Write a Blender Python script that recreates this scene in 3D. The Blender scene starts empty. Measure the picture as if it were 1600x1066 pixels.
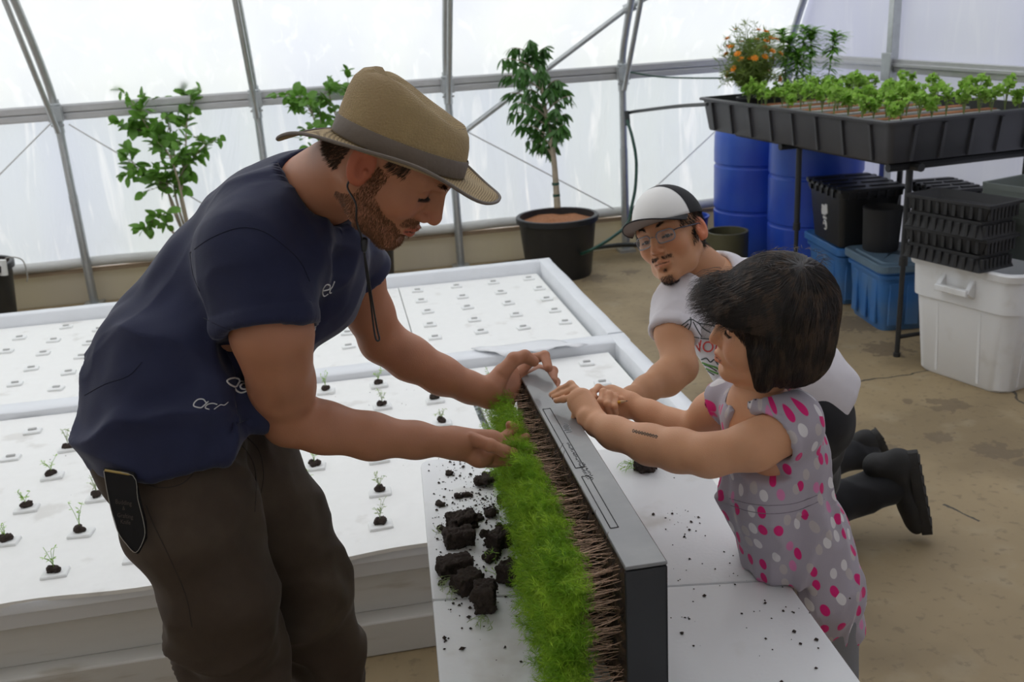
import bpy, bmesh, math, random
import numpy as np
from mathutils import Vector, Matrix
random.seed(7); rng = np.random.RandomState(11)
scene = bpy.context.scene
COL = scene.collection

# ------------------------------------------------------------ camera
CR = np.array([[0.98121669, 0.11251595, -0.15669704],
               [-0.18396703, 0.3013395, -0.93560175],
               [-0.05805111, 0.94685514, 0.31637857]])   # columns: camera right, up, back
CAMH = 1.70; FPX = 1526.0
CP = np.array([0, 0, CAMH])
cam_d = bpy.data.cameras.new('camera'); cam = bpy.data.objects.new('camera', cam_d); COL.objects.link(cam)
cam_d.sensor_width = 36.0; cam_d.lens = 36.0 * FPX / 1600.0
M4 = Matrix.Identity(4)
for i in range(3):
    for j in range(3): M4[i][j] = CR[i, j]
    M4[i][3] = CP[i]
cam.matrix_world = M4
cam_d.clip_start = 0.05; cam_d.clip_end = 200
cam_d.dof.use_dof = True; cam_d.dof.focus_distance = 1.85; cam_d.dof.aperture_fstop = 7.0
scene.camera = cam

# ------------------------------------------------------------ sky, sun, exposure
world = bpy.data.worlds.new('world'); scene.world = world; world.use_nodes = True
nt = world.node_tree; nt.nodes.clear()
wo = nt.nodes.new('ShaderNodeOutputWorld'); bg = nt.nodes.new('ShaderNodeBackground')
tc = nt.nodes.new('ShaderNodeTexCoord'); sx = nt.nodes.new('ShaderNodeSeparateXYZ')
nt.links.new(tc.outputs['Generated'], sx.inputs[0])
def wmath(op, a, b):
    n = nt.nodes.new('ShaderNodeMath'); n.operation = op
    for i, v in enumerate((a, b)):
        if isinstance(v, (int, float)): n.inputs[i].default_value = v
        else: nt.links.new(v, n.inputs[i])
    return n.outputs[0]
# hazy overcast, brighter on the +Y side and overhead
g = wmath('ADD', wmath('MULTIPLY', sx.outputs[1], 0.36), wmath('MULTIPLY', sx.outputs[2], 0.66))
g = wmath('MAXIMUM', wmath('ADD', wmath('MULTIPLY', g, 1.0), 0.62), 0.22)
cmix = nt.nodes.new('ShaderNodeMix'); cmix.data_type = 'RGBA'
nt.links.new(g, cmix.inputs[0]); cmix.inputs[6].default_value = (0.80, 0.88, 1.0, 1); cmix.inputs[7].default_value = (1.0, 0.985, 0.96, 1)
nt.links.new(cmix.outputs[2], bg.inputs[0]); nt.links.new(wmath('MULTIPLY', g, 1.25), bg.inputs[1])
nt.links.new(bg.outputs[0], wo.inputs[0])
scene.view_settings.view_transform = 'Standard'; scene.view_settings.look = 'None'
scene.view_settings.gamma = 1.0; scene.view_settings.use_curve_mapping = False
scene.view_settings.exposure = 0.38
scene.cycles.use_denoising = True
scene.cycles.max_bounces = 10; scene.cycles.diffuse_bounces = 5; scene.cycles.transmission_bounces = 8
scene.cycles.transparent_max_bounces = 16
scene.cycles.sample_clamp_indirect = 6.0

# ------------------------------------------------------------ helpers
def A(*v): return np.array(v, float)
def W(px, py, D):
    """a point of the place, from its direction in the photograph and its distance"""
    return CP + CR @ (np.array([px - 800.0, -(py - 533.0), -FPX]) / FPX * D)
def Wz(px, py, z):
    r = CR @ np.array([px - 800.0, -(py - 533.0), -FPX]); return CP + r * ((z - CAMH) / r[2])
def nrm(v): v = np.asarray(v, float); return v / (np.linalg.norm(v) + 1e-12)
def rotz(a): c, s = math.cos(a), math.sin(a); return np.array([[c, -s, 0], [s, c, 0], [0, 0, 1.0]])
def rotx(a): c, s = math.cos(a), math.sin(a); return np.array([[1.0, 0, 0], [0, c, -s], [0, s, c]])
def roty(a): c, s = math.cos(a), math.sin(a); return np.array([[c, 0, s], [0, 1.0, 0], [-s, 0, c]])
def frame(zdir, xhint=(1, 0, 0)):
    z = nrm(zdir); x = np.asarray(xhint, float)
    if abs(np.dot(nrm(x), z)) > .95: x = A(0, 1, 0)
    x = nrm(x - z * x.dot(z)); return np.stack([x, np.cross(z, x), z], 1)

def _h(i):
    i = (i[..., 0] * 374761393 + i[..., 1] * 668265263 + i[..., 2] * 2147483647) & 0xffffffff
    i = ((i ^ (i >> 13)) * 1274126177) & 0xffffffff
    return ((i ^ (i >> 16)) & 0xffff) / 65535.0
def noise3(P):
    P = np.asarray(P, float); f = np.floor(P); i = f.astype(np.int64); u = P - f; u = u * u * (3 - 2 * u); r = 0
    for a in (0, 1):
        for b in (0, 1):
            for c in (0, 1):
                w = (u[..., 0] if a else 1 - u[..., 0]) * (u[..., 1] if b else 1 - u[..., 1]) * (u[..., 2] if c else 1 - u[..., 2])
                r = r + w * _h(i + np.array([a, b, c]))
    return r * 2 - 1
def fbm(P, o=3):
    r = 0; a = .5
    for k in range(o): r = r + a * noise3(np.asarray(P) * 2 ** k + 17.3 * k); a *= .5
    return r

# ---- materials
MATS = {}
def mat(name, col, rough=.55, metal=0, var=0.0, vs=8, col2=None, c2s=3, c2t=.5, c2w=.15, bump=0, bs=60, spec=.5, sss=0, attr=False, sheen=0,
        trans=0, alpha=1, coat=0, emis=None, aniso=None, extra=None):
    if name in MATS: return MATS[name]
    m = bpy.data.materials.new(name); m.use_nodes = True; t = m.node_tree; N = t.nodes; L = t.links
    b = N['Principled BSDF']; o = N['Material Output']
    b.inputs['Roughness'].default_value = rough; b.inputs['Metallic'].default_value = metal
    b.inputs['Specular IOR Level'].default_value = spec; b.inputs['Alpha'].default_value = alpha
    b.inputs['Coat Weight'].default_value = coat
    if sheen: b.inputs['Sheen Weight'].default_value = sheen; b.inputs['Sheen Roughness'].default_value = .4
    if sss:
        b.inputs['Subsurface Weight'].default_value = sss; b.inputs['Subsurface Scale'].default_value = .006
        b.inputs['Subsurface Radius'].default_value = (1.0, .35, .2)
    tcn = N.new('ShaderNodeTexCoord'); mp = N.new('ShaderNodeMapping'); L.new(tcn.outputs['Object'], mp.inputs[0])
    if aniso: mp.inputs['Scale'].default_value = aniso
    def noise(s, d=4):
        n = N.new('ShaderNodeTexNoise'); n.inputs['Scale'].default_value = s; n.inputs['Detail'].default_value = d
        L.new(mp.outputs[0], n.inputs[0]); return n.outputs['Fac']
    def ramp(src, lo, hi):
        r = N.new('ShaderNodeMapRange'); r.interpolation_type = 'SMOOTHSTEP'
        r.inputs[1].default_value = lo; r.inputs[2].default_value = hi; L.new(src, r.inputs[0]); return r.outputs[0]
    def mix(fac, a, bcol, mode='MIX'):
        n = N.new('ShaderNodeMix'); n.data_type = 'RGBA'; n.blend_type = mode
        for idx, v in ((0, fac), (6, a), (7, bcol)):
            if isinstance(v, (int, float)): n.inputs[idx].default_value = v
            elif isinstance(v, tuple): n.inputs[idx].default_value = (*v[:3], 1)
            else: L.new(v, n.inputs[idx])
        return n.outputs[2]
    c = tuple(col)
    if attr:
        an = N.new('ShaderNodeAttribute'); an.attribute_name = 'Col'; c = an.outputs['Color']
    if col2 is not None: c = mix(ramp(noise(c2s), c2t - c2w, c2t + c2w), c, tuple(col2))
    if var:
        r = N.new('ShaderNodeMapRange'); r.inputs[3].default_value = 1 - var; r.inputs[4].default_value = 1 + var
        L.new(noise(vs), r.inputs[0])
        cc = N.new('ShaderNodeCombineColor'); [L.new(r.outputs[0], cc.inputs[k]) for k in range(3)]
        c = mix(1.0, c, cc.outputs[0], 'MULTIPLY')
    if extra: c = extra(N, L, mp, c, mix, noise, ramp)
    if isinstance(c, tuple): b.inputs['Base Color'].default_value = (*c[:3], 1)
    else: L.new(c, b.inputs['Base Color'])
    if bump:
        bn = N.new('ShaderNodeBump'); bn.inputs['Strength'].default_value = bump; bn.inputs['Distance'].default_value = .004
        L.new(noise(bs, 5), bn.inputs['Height']); L.new(bn.outputs[0], b.inputs['Normal'])
    if trans:   # thin leaf / cloth: part of the light passes through
        tr = N.new('ShaderNodeBsdfTranslucent'); ms = N.new('ShaderNodeMixShader'); ms.inputs[0].default_value = trans
        if isinstance(c, tuple): tr.inputs[0].default_value = (*c[:3], 1)
        else: L.new(c, tr.inputs[0])
        L.new(b.outputs[0], ms.inputs[1]); L.new(tr.outputs[0], ms.inputs[2]); L.new(ms.outputs[0], o.inputs[0])
    if emis: b.inputs['Emission Color'].default_value = (*emis, 1); b.inputs['Emission Strength'].default_value = 1
    MATS[name] = m; return m

# ---- mesh collection
class MB:
    def __init__(s): s.V = []; s.F = []; s.n = 0; s.C = []
    def add(s, V, F, col=None):
        V = np.asarray(V, float).reshape(-1, 3)
        s.V.append(V)
        if isinstance(F, np.ndarray): s.F.extend((F + s.n).tolist())
        else: s.F.extend([[i + s.n for i in f] for f in F])
        if col is not None: s.C.append(np.tile(np.asarray(col, float), (len(V), 1)) if np.ndim(col) == 1 else col)
        s.n += len(V); return s
    def box(s, c, d, R=None, taper=1.0, col=None):
        c = np.asarray(c, float); h = np.asarray(d, float) / 2
        v = []
        for z in (-1, 1):
            k = taper if z < 0 else 1
            for x, y in ((-1, -1), (1, -1), (1, 1), (-1, 1)): v.append([x * h[0] * k, y * h[1] * k, z * h[2]])
        v = np.array(v)
        if R is not None: v = v @ np.asarray(R).T
        return s.add(v + c, [[3, 2, 1, 0], [4, 5, 6, 7], [0, 1, 5, 4], [1, 2, 6, 5], [2, 3, 7, 6], [3, 0, 4, 7]], col)
    def tube(s, pts, r, n=8, cap=True, col=None):
        pts = np.asarray(pts, float); m = len(pts); r = np.ones(m) * r if np.ndim(r) == 0 else np.asarray(r)
        T = np.gradient(pts, axis=0); T /= (np.linalg.norm(T, axis=1, keepdims=True) + 1e-12)
        x = frame(T[0])[:, 0]; V = []; a = np.arange(n) * 2 * math.pi / n
        for k in range(m):
            x = nrm(x - T[k] * x.dot(T[k])); y = np.cross(T[k], x)
            V.append(pts[k] + r[k] * (np.cos(a)[:, None] * x + np.sin(a)[:, None] * y))
        F = [[k * n + i, k * n + (i + 1) % n, (k + 1) * n + (i + 1) % n, (k + 1) * n + i] for k in range(m - 1) for i in range(n)]
        if cap: F += [list(range(n))[::-1], [(m - 1) * n + i for i in range(n)]]
        return s.add(np.concatenate(V), F, col)
    def lathe(s, prof, c=(0, 0, 0), n=40, R=None, close=True, wob=0, col=None):
        a = np.arange(n) * 2 * math.pi / n; V = []
        for r, z in prof:
            rr = r * (1 + wob * np.sin(3 * a + z * 9)); V.append(np.stack([rr * np.cos(a), rr * np.sin(a), np.full(n, z)], 1))
        V = np.concatenate(V)
        if R is not None: V = V @ np.asarray(R).T
        m = len(prof); F = [[k * n + i, k * n + (i + 1) % n, (k + 1) * n + (i + 1) % n, (k + 1) * n + i] for k in range(m - 1) for i in range(n)]
        if close: F += [list(range(n))[::-1], [(m - 1) * n + i for i in range(n)]]
        return s.add(V + np.asarray(c, float), F, col)
    def prism(s, outline, z0, z1, col=None):
        o = np.asarray(outline, float); n = len(o)
        V = np.concatenate([np.c_[o, np.full(n, z0)], np.c_[o, np.full(n, z1)]])
        F = [list(range(n))[::-1], list(range(n, 2 * n))] + [[i, (i + 1) % n, n + (i + 1) % n, n + i] for i in range(n)]
        return s.add(V, F, col)
    def loops(s, rings, closed=True, cap=True):
        n = len(rings[0]); V = np.concatenate(rings); m = len(rings)
        F = [[k * n + i, k * n + (i + 1) % n, (k + 1) * n + (i + 1) % n, (k + 1) * n + i] for k in range(m - 1) for i in range(n)]
        if cap: F += [list(range(n))[::-1], [(m - 1) * n + i for i in range(n)]]
        return s.add(V, F)
    def build(s, name, m, parent=None, bevel=0, smooth=True, loc=None, auto=35, segs=2):
        V = np.concatenate(s.V) if s.V else np.zeros((0, 3))
        C = np.concatenate(s.C) if s.C and sum(len(c) for c in s.C) == len(V) else None
        return mkobj(name, V, s.F, m, parent, bevel, smooth, loc, C, auto, segs)
def mkobj(name, V, F, m, parent=None, bevel=0, smooth=True, loc=None, C=None, auto=35, segs=2):
    V = np.array(V, float)
    if parent is not None: V = V - np.array(parent_origin(parent))
    elif loc is not None: V = V - np.asarray(loc)
    me = bpy.data.meshes.new(name)
    if isinstance(F, np.ndarray) and F.shape[1] in (3, 4):
        k = F.shape[1]; me.vertices.add(len(V)); me.vertices.foreach_set('co', V.astype(np.float32).ravel())
        me.loops.add(F.size); me.loops.foreach_set('vertex_index', F.astype(np.int32).ravel())
        me.polygons.add(len(F)); me.polygons.foreach_set('loop_start', np.arange(0, F.size, k, dtype=np.int32))
        me.update(calc_edges=True)
    else: me.from_pydata(V.tolist(), [], [list(map(int, f)) for f in F]); me.update()
    if C is not None:
        ca = me.color_attributes.new('Col', 'FLOAT_COLOR', 'POINT')
        ca.data.foreach_set('color', np.c_[C, np.ones(len(C))].astype(np.float32).ravel())
    o = bpy.data.objects.new(name, me); COL.objects.link(o)
    if m is not None: me.materials.append(m)
    if smooth:
        me.polygons.foreach_set('use_smooth', [True] * len(me.polygons))
        if auto and auto < 180: me.set_sharp_from_angle(angle=math.radians(auto))
    if parent is not None: o.parent = parent
    elif loc is not None: o.location = tuple(loc)
    if bevel:
        md = o.modifiers.new('bevel', 'BEVEL'); md.width = bevel; md.segments = segs; md.limit_method = 'ANGLE'; md.angle_limit = math.radians(40)
        md.harden_normals = False
    return o
def parent_origin(p):
    v = Vector((0, 0, 0)); q = p
    while q is not None: v = v + Vector(q.location); q = q.parent
    return v
def tag(o, label, cat, group=None, kind=None):
    o['label'] = label; o['category'] = cat
    if group: o['group'] = group
    if kind: o['kind'] = kind
    return o
def thing(name, label, cat, loc=(0, 0, 0), group=None):
    o = bpy.data.objects.new(name, None); COL.objects.link(o); o.location = tuple(float(v) for v in loc); o.empty_display_size = .1
    return tag(o, label, cat, group)
def copy_tree(o, loc, rz=0, label=None, group=None, scale=None):
    r = o.copy(); COL.objects.link(r); r.location = tuple(float(v) for v in loc); r.rotation_euler = (0, 0, rz)
    if scale: r.scale = (scale,) * 3
    if label: r['label'] = label
    if group: r['group'] = group
    for ch in list(o.children):
        c = ch.copy(); COL.objects.link(c); c.parent = r
        for gch in ch.children:
            d = gch.copy(); COL.objects.link(d); d.parent = c
    return r
def struct(name, mb, m, **k):
    o = mb.build(name, m, **k); o['kind'] = 'structure'; return o
def rrect(w, d, r, n=5, c=(0, 0), a=0):
    P = []
    for sx_, sy_, a0 in ((1, 1, 0), (-1, 1, 90), (-1, -1, 180), (1, -1, 270)):
        for k in range(n + 1):
            t = math.radians(a0 + 90 * k / n); P.append(((w / 2 - r) * sx_ + r * math.cos(t), (d / 2 - r) * sy_ + r * math.sin(t)))
    P = np.array(P); ca, sa = math.cos(a), math.sin(a)
    return P @ np.array([[ca, sa], [-sa, ca]]) + np.array(c)
def bez(p0, p1, p2, n=8):
    t = np.linspace(0, 1, n)[:, None]; p0, p1, p2 = map(np.asarray, (p0, p1, p2)); return (1 - t) ** 2 * p0 + 2 * t * (1 - t) * p1 + t * t * p2
def spline(P, n=6):
    P = np.asarray(P, float); Q = np.vstack([2 * P[0] - P[1], P, 2 * P[-1] - P[-2]]); out = []
    for i in range(1, len(Q) - 2):
        for t in np.linspace(0, 1, n, endpoint=False):
            out.append(.5 * ((2 * Q[i]) + (-Q[i - 1] + Q[i + 1]) * t + (2 * Q[i - 1] - 5 * Q[i] + 4 * Q[i + 1] - Q[i + 2]) * t * t + (-Q[i - 1] + 3 * Q[i] - 3 * Q[i + 1] + Q[i + 2]) * t ** 3))
    out.append(Q[-2]); return np.array(out)
def inst(V, F, mats):
    """many placed copies of a small shape (leaves of one plant) as one array"""
    V = np.asarray(V); F = np.asarray(F); mats = np.asarray(mats); n = len(mats)
    VV = np.einsum('nij,vj->nvi', mats[:, :3, :3], V) + mats[:, None, :3, 3]
    FF = F[None] + (np.arange(n) * len(V))[:, None, None]
    return VV.reshape(-1, 3), FF.reshape(-1, F.shape[1])
def m4(R, t, s=1.0):
    m = np.eye(4); m[:3, :3] = R * s; m[:3, 3] = t; return m
def leafshape(w=.3, nseg=4, droop=.25, fold=.15, prof=None):
    """unit leaf along +x, normal +z"""
    V = []; F = []
    for k in range(nseg + 1):
        t = k / nseg; ww = w * (math.sin(math.pi * min(1, t * .95 + .03)) ** .7 if prof is None else prof(t)) / 2
        z = -droop * t * t
        V += [[t, -ww, z + fold * ww], [t, 0, z], [t, ww, z + fold * ww]]
    for k in range(nseg):
        a = 3 * k; F += [[a, a + 3, a + 4, a + 1], [a + 1, a + 4, a + 5, a + 2]]
    return np.array(V), np.array(F)

# ---- smooth solids: blended rounded shapes meshed by surface nets
class Field:
    def __init__(s, lo, hi, h):
        s.lo = np.array(lo, float); s.h = h; s.n = np.ceil((np.array(hi) - s.lo) / h).astype(int) + 1
        s.v = np.full(s.n, .3, np.float32)
    def reg(s, lo, hi):
        a = np.maximum(0, np.floor((np.minimum(lo, hi) - s.lo) / s.h).astype(int)); b = np.minimum(s.n, np.ceil((np.maximum(lo, hi) - s.lo) / s.h).astype(int) + 1)
        if np.any(b <= a): return None, None
        sl = tuple(slice(a[i], b[i]) for i in range(3))
        ax = [(s.lo[i] + s.h * np.arange(a[i], b[i])).astype(np.float32) for i in range(3)]
        return sl, np.stack(np.meshgrid(*ax, indexing='ij'), -1)
    def put(s, sl, d, op, k):
        v = s.v[sl]; d = d.astype(np.float32)
        if op == 'add':
            if k > 0: hh = np.clip(.5 + .5 * (v - d) / k, 0, 1); r = v * (1 - hh) + d * hh - k * hh * (1 - hh)
            else: r = np.minimum(v, d)
        else:
            d = -d
            if k > 0: hh = np.clip(.5 - .5 * (v - d) / k, 0, 1); r = v * (1 - hh) + d * hh + k * hh * (1 - hh)
            else: r = np.maximum(v, d)
        s.v[sl] = r
    def cone(s, a, b, ra, rb=None, k=.01, op='add', flat=False, sq=None, pad=None):
        rb = ra if rb is None else rb; a = np.asarray(a, float); b = np.asarray(b, float); R = max(ra, rb) * (1 / min(1, sq[1]) if sq else 1)
        m = R + max(k, 0) * 1.2 + 3 * s.h if pad is None else pad
        sl, P = s.reg(np.minimum(a, b) - m, np.maximum(a, b) + m)
        if sl is None: return s
        ab = b - a; L = np.linalg.norm(ab); q = P - a; t = (q @ ab) / (L * L + 1e-12); tc_ = np.clip(t, 0, 1)
        q = q - tc_[..., None] * ab if not flat else q - t[..., None] * ab
        if sq is not None:   # sq=(axis, factor): the section is thinner along that axis
            ax = nrm(sq[0]); q = q + ax * ((q @ ax)[..., None]) * (1 / sq[1] - 1)
        rad = np.linalg.norm(q, axis=-1) - (ra + (rb - ra) * tc_)
        d = np.maximum(rad, np.maximum(-t * L, (t - 1) * L)) if flat else rad
        s.put(sl, d, op, k); return s
    def box(s, c, hs, R=None, rad=.004, k=.003, op='add'):
        c = np.asarray(c, float); hs = np.asarray(hs, float); m = np.linalg.norm(hs) + rad + k + 3 * s.h
        sl, P = s.reg(c - m, c + m)
        if sl is None: return s
        q = P - c
        if R is not None: q = q @ np.asarray(R)
        q = np.abs(q) - (hs - rad); d = np.linalg.norm(np.maximum(q, 0), axis=-1) + np.minimum(q.max(-1), 0) - rad
        s.put(sl, d, op, k); return s
    def ell(s, c, r, R=None, k=.01, op='add'):
        c = np.asarray(c, float); r = np.asarray(r, float); m = r.max() + k * 1.2 + 3 * s.h
        sl, P = s.reg(c - m, c + m)
        if sl is None: return s
        q = P - c
        if R is not None: q = q @ np.asarray(R)
        k0 = np.linalg.norm(q / r, axis=-1); k1 = np.linalg.norm(q / (r * r), axis=-1)
        s.put(sl, k0 * (k0 - 1) / (k1 + 1e-9), op, k); return s
    def chain(s, pts, rs, k=.01, **kw):
        for i in range(len(pts) - 1): s.cone(pts[i], pts[i + 1], rs[i], rs[i + 1], k, **kw)
        return s
    def mesh(s, smooth=1):
        v = s.v; neg = v < 0; n = np.array(v.shape)
        cnt = np.zeros(n - 1, np.int8)
        for dx in (0, 1):
            for dy in (0, 1):
                for dz in (0, 1): cnt += neg[dx:n[0] - 1 + dx, dy:n[1] - 1 + dy, dz:n[2] - 1 + dz]
        act = (cnt > 0) & (cnt < 8); idx = np.full(act.shape, -1, np.int64); C = np.argwhere(act); idx[act] = np.arange(len(C))
        acc = np.zeros((len(C), 3)); num = np.zeros(len(C)); cor = [(a, b, c) for a in (0, 1) for b in (0, 1) for c in (0, 1)]
        vals = {c: v[C[:, 0] + c[0], C[:, 1] + c[1], C[:, 2] + c[2]].astype(float) for c in cor}
        for c in cor:
            for ax in range(3):
                if c[ax] == 0:
                    c2 = list(c); c2[ax] = 1; c2 = tuple(c2); a_, b_ = vals[c], vals[c2]; m = (a_ < 0) != (b_ < 0)
                    t = np.where(m, a_ / np.where(m, a_ - b_, 1), 0); p = np.array(c, float)[None] + np.zeros((len(C), 3)); p[:, ax] += t
                    acc += p * m[:, None]; num += m
        V = s.lo + s.h * (C + acc / num[:, None]); Fs = []
        for ax in range(3):
            u, w = (ax + 1) % 3, (ax + 2) % 3
            sl0 = [slice(None)] * 3; sl1 = [slice(None)] * 3; sl0[ax] = slice(0, n[ax] - 1); sl1[ax] = slice(1, n[ax])
            for q in (u, w): sl0[q] = slice(1, n[q] - 1); sl1[q] = slice(1, n[q] - 1)
            a_, b_ = neg[tuple(sl0)], neg[tuple(sl1)]; e = np.argwhere(a_ != b_)
            if not len(e): continue
            flip = a_[tuple(e.T)]; base = e.copy(); base[:, u] += 1; base[:, w] += 1
            def g(du, dw):
                q = base.copy(); q[:, u] -= du; q[:, w] -= dw; return idx[q[:, 0], q[:, 1], q[:, 2]]
            Q = np.stack([g(1, 1), g(0, 1), g(0, 0), g(1, 0)], 1); Q[~flip] = Q[~flip][:, ::-1]; Fs.append(Q)
        F = np.concatenate(Fs); F = F[(F >= 0).all(1)]
        for _ in range(smooth):
            S = np.zeros_like(V); N_ = np.zeros(len(V))
            for i in range(4):
                a_, b_ = F[:, i], F[:, (i + 1) % 4]; np.add.at(S, a_, V[b_]); np.add.at(N_, a_, 1)
                np.add.at(S, b_, V[a_]); np.add.at(N_, b_, 1)
            V = V * .5 + .5 * S / np.maximum(N_, 1)[:, None]
        return V, F
def vnormals(V, F):
    n = np.cross(V[F[:, 2]] - V[F[:, 0]], V[F[:, 3 % F.shape[1]]] - V[F[:, 1]]) if F.shape[1] == 4 else np.cross(V[F[:, 1]] - V[F[:, 0]], V[F[:, 2]] - V[F[:, 0]])
    N_ = np.zeros_like(V)
    for i in range(F.shape[1]): np.add.at(N_, F[:, i], n)
    return N_ / (np.linalg.norm(N_, axis=1, keepdims=True) + 1e-12)
def tubes(P, r, col=None, sides=3):
    """P: (N strands, K points, 3); r: (K,) or (N,K) -> joined thin tubes"""
    N_, K, _ = P.shape; T = np.gradient(P, axis=1); T /= (np.linalg.norm(T, axis=2, keepdims=True) + 1e-12)
    h = np.tile(np.array([.3, .5, .81]), (N_, 1)); x = np.cross(T, h[:, None]); x /= (np.linalg.norm(x, axis=2, keepdims=True) + 1e-12); y = np.cross(T, x)
    r = np.broadcast_to(r, (N_, K))[..., None]; V = []
    for i in range(sides):
        a = 2 * math.pi * i / sides; V.append(P + r * (math.cos(a) * x + math.sin(a) * y))
    V = np.stack(V, 2).reshape(-1, 3)       # strand, point, side
    b = (np.arange(N_) * K * sides)[:, None, None] + (np.arange(K - 1) * sides)[None, :, None] + np.arange(sides)[None, None, :]
    b2 = (np.arange(N_) * K * sides)[:, None, None] + (np.arange(K - 1) * sides)[None, :, None] + ((np.arange(sides) + 1) % sides)[None, None, :]
    F = np.stack([b, b2, b2 + sides, b + sides], -1).reshape(-1, 4)
    C = None if col is None else np.repeat(col, K * sides, axis=0)
    return V, F, C
# ------------------------------------------------------------ materials
def floor_extra(N, L, mp, c, mix, noise, ramp):
    def vm(op, a, b):
        n = N.new('ShaderNodeVectorMath'); n.operation = op
        for i, v in enumerate((a, b)):
            if isinstance(v, tuple): n.inputs[i].default_value = v
            else: L.new(v, n.inputs[i])
        return n
    def mm(op, a, b=0.0):
        n = N.new('ShaderNodeMath'); n.operation = op
        for i, v in enumerate((a, b)):
            if isinstance(v, (int, float)): n.inputs[i].default_value = v
            else: L.new(v, n.inputs[i])
        return n.outputs[0]
    P = mp.outputs[0]; nz = noise(7); nz2 = noise(28)
    c = mix(mm('MULTIPLY', ramp(noise(1.4), .46, .64), .65), c, (.19, .14, .075))
    c = mix(mm('MULTIPLY', ramp(noise(5), .55, .72), .35), c, (.40, .335, .225))
    c = mix(mm('MULTIPLY', ramp(nz2, .56, .70), .45), c, (.15, .115, .07))
    wob = mm('MULTIPLY', mm('SUBTRACT', nz, .5), .10)
    for a, b in JOINTS:      # saw cuts and cracks
        d = nrm(b - a); nn = A(-d[1], d[0], 0)
        dist = mm('ABSOLUTE', mm('ADD', mm('SUBTRACT', vm('DOT_PRODUCT', P, tuple(nn)).outputs['Value'], float(a.dot(nn))), wob))
        al = vm('DOT_PRODUCT', P, tuple(d)).outputs['Value']
        m1 = mm('MULTIPLY', mm('GREATER_THAN', al, float(a.dot(d))), mm('LESS_THAN', al, float(b.dot(d))))
        c = mix(mm('MULTIPLY', mm('LESS_THAN', dist, .006), m1), c, (.07, .06, .045))
    for px, py, r in STAINS:   # damp spots
        q = Wz(px, py, 0)
        dd = vm('DISTANCE', P, tuple(q)).outputs['Value']
        f = mm('ADD', mm('DIVIDE', dd, r), mm('MULTIPLY', mm('SUBTRACT', noise(22), .5), 2.6))
        c = mix(mm('MULTIPLY', mm('SUBTRACT', 1.0, ramp(f, .75, 1.0)), .62), c, (.13, .095, .06))
    return c
JOINTS = [(Wz(1335, 598, 0), Wz(1462, 577, 0)), (Wz(1575, 606, 0), Wz(1640, 660, 0)), (Wz(1470, 790, 0), Wz(1530, 815, 0))]
STAINS = [(1380, 700, .06), (1402, 712, .05), (1470, 683, .06), (1556, 705, .09), (1482, 632, .09), (1417, 627, .03), (1598, 722, .04), (1395, 400, .0001),
          (1335, 505, .16), (1385, 545, .12), (930, 435, .10), (985, 425, .07)]
M_floor = mat('concrete', (.33, .25, .14), rough=.62, var=.22, vs=2.5, bump=.35, bs=45, extra=floor_extra)
M_steel = mat('galvanised_steel', (.50, .52, .53), rough=.42, metal=.75, var=.15, vs=30)
M_chan = mat('aluminium_channel', (.55, .55, .56), rough=.45, metal=.5, var=.08, vs=20)
M_wood = mat('weathered_wood', (.36, .27, .18), rough=.8, var=.3, vs=12, aniso=(1, 8, 8))
M_black = mat('black_plastic', (.016, .017, .019), rough=.42, var=.2, vs=14)
M_blackm = mat('black_matte', (.02, .02, .021), rough=.75, var=.25, vs=10, bump=.2)
M_tray = mat('tray_plastic', (.045, .045, .05), rough=.45, var=.15, vs=6, bump=.1, bs=25)
M_blue = mat('drum_blue', (.014, .065, .50), rough=.38, var=.14, vs=5, col2=(.035, .11, .52), c2s=2.2)
M_tote = mat('tote_blue', (.035, .16, .44), rough=.45, var=.12, vs=4, col2=(.10, .20, .36), c2s=3)
M_bin = mat('white_plastic', (.80, .81, .82), rough=.45, var=.05, vs=4, col2=(.66, .65, .62), c2s=5, c2t=.62, c2w=.1)
M_greyp = mat('grey_planter', (.15, .17, .155), rough=.55, var=.12, vs=10)
M_olive = mat('olive_plastic', (.085, .08, .04), rough=.5, var=.1)
M_foam = mat('white_foam', (.86, .87, .86), rough=.7, var=.03, vs=30, col2=(.74, .73, .70), c2s=9, c2t=.66, c2w=.08, bump=.25, bs=70)
M_board = mat('foam_board', (.88, .88, .86), rough=.6, var=.03, vs=25, col2=(.76, .75, .72), c2s=7, c2t=.64, c2w=.06, bump=.2, bs=50)
M_liner = mat('white_liner', (.80, .81, .83), rough=.35, var=.04, vs=8, bump=.5, bs=9)
M_panel = mat('painted_panel', (.60, .585, .545), rough=.6, var=.06, vs=5, col2=(.42, .38, .31), c2s=4, c2t=.66, c2w=.1, aniso=(1, 3, 6), bump=.1)
M_water = mat('dark_water', (.06, .09, .075), rough=.08, var=.3, vs=20)
M_soil = mat('dark_soil', (.042, .029, .023), rough=.95, var=.6, vs=90, bump=1.0, bs=140)
M_bark = mat('orange_bark_soil', (.36, .15, .065), rough=.95, var=.6, vs=60, bump=1.0, bs=60)
M_leaf = mat('leaf_green', (.14, .31, .045), rough=.42, var=.35, vs=9, trans=.35)
M_leafd = mat('leaf_dark', (.06, .17, .03), rough=.40, var=.35, vs=9, trans=.3)
M_leafb = mat('leaf_bright', (.36, .60, .10), rough=.5, var=.3, vs=14, trans=.4)
M_leafp = mat('leaf_pale', (.42, .52, .25), rough=.5, var=.2, vs=30, trans=.4)
M_stemg = mat('stem_green', (.22, .30, .10), rough=.6, var=.2)
M_trunk = mat('trunk_bark', (.30, .25, .18), rough=.8, var=.3, vs=40)
M_orange = mat('petal_orange', (.85, .30, .01), rough=.5, trans=.25, var=.1)
M_white_print = mat('white_print', (.72, .72, .72), rough=.6)
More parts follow.
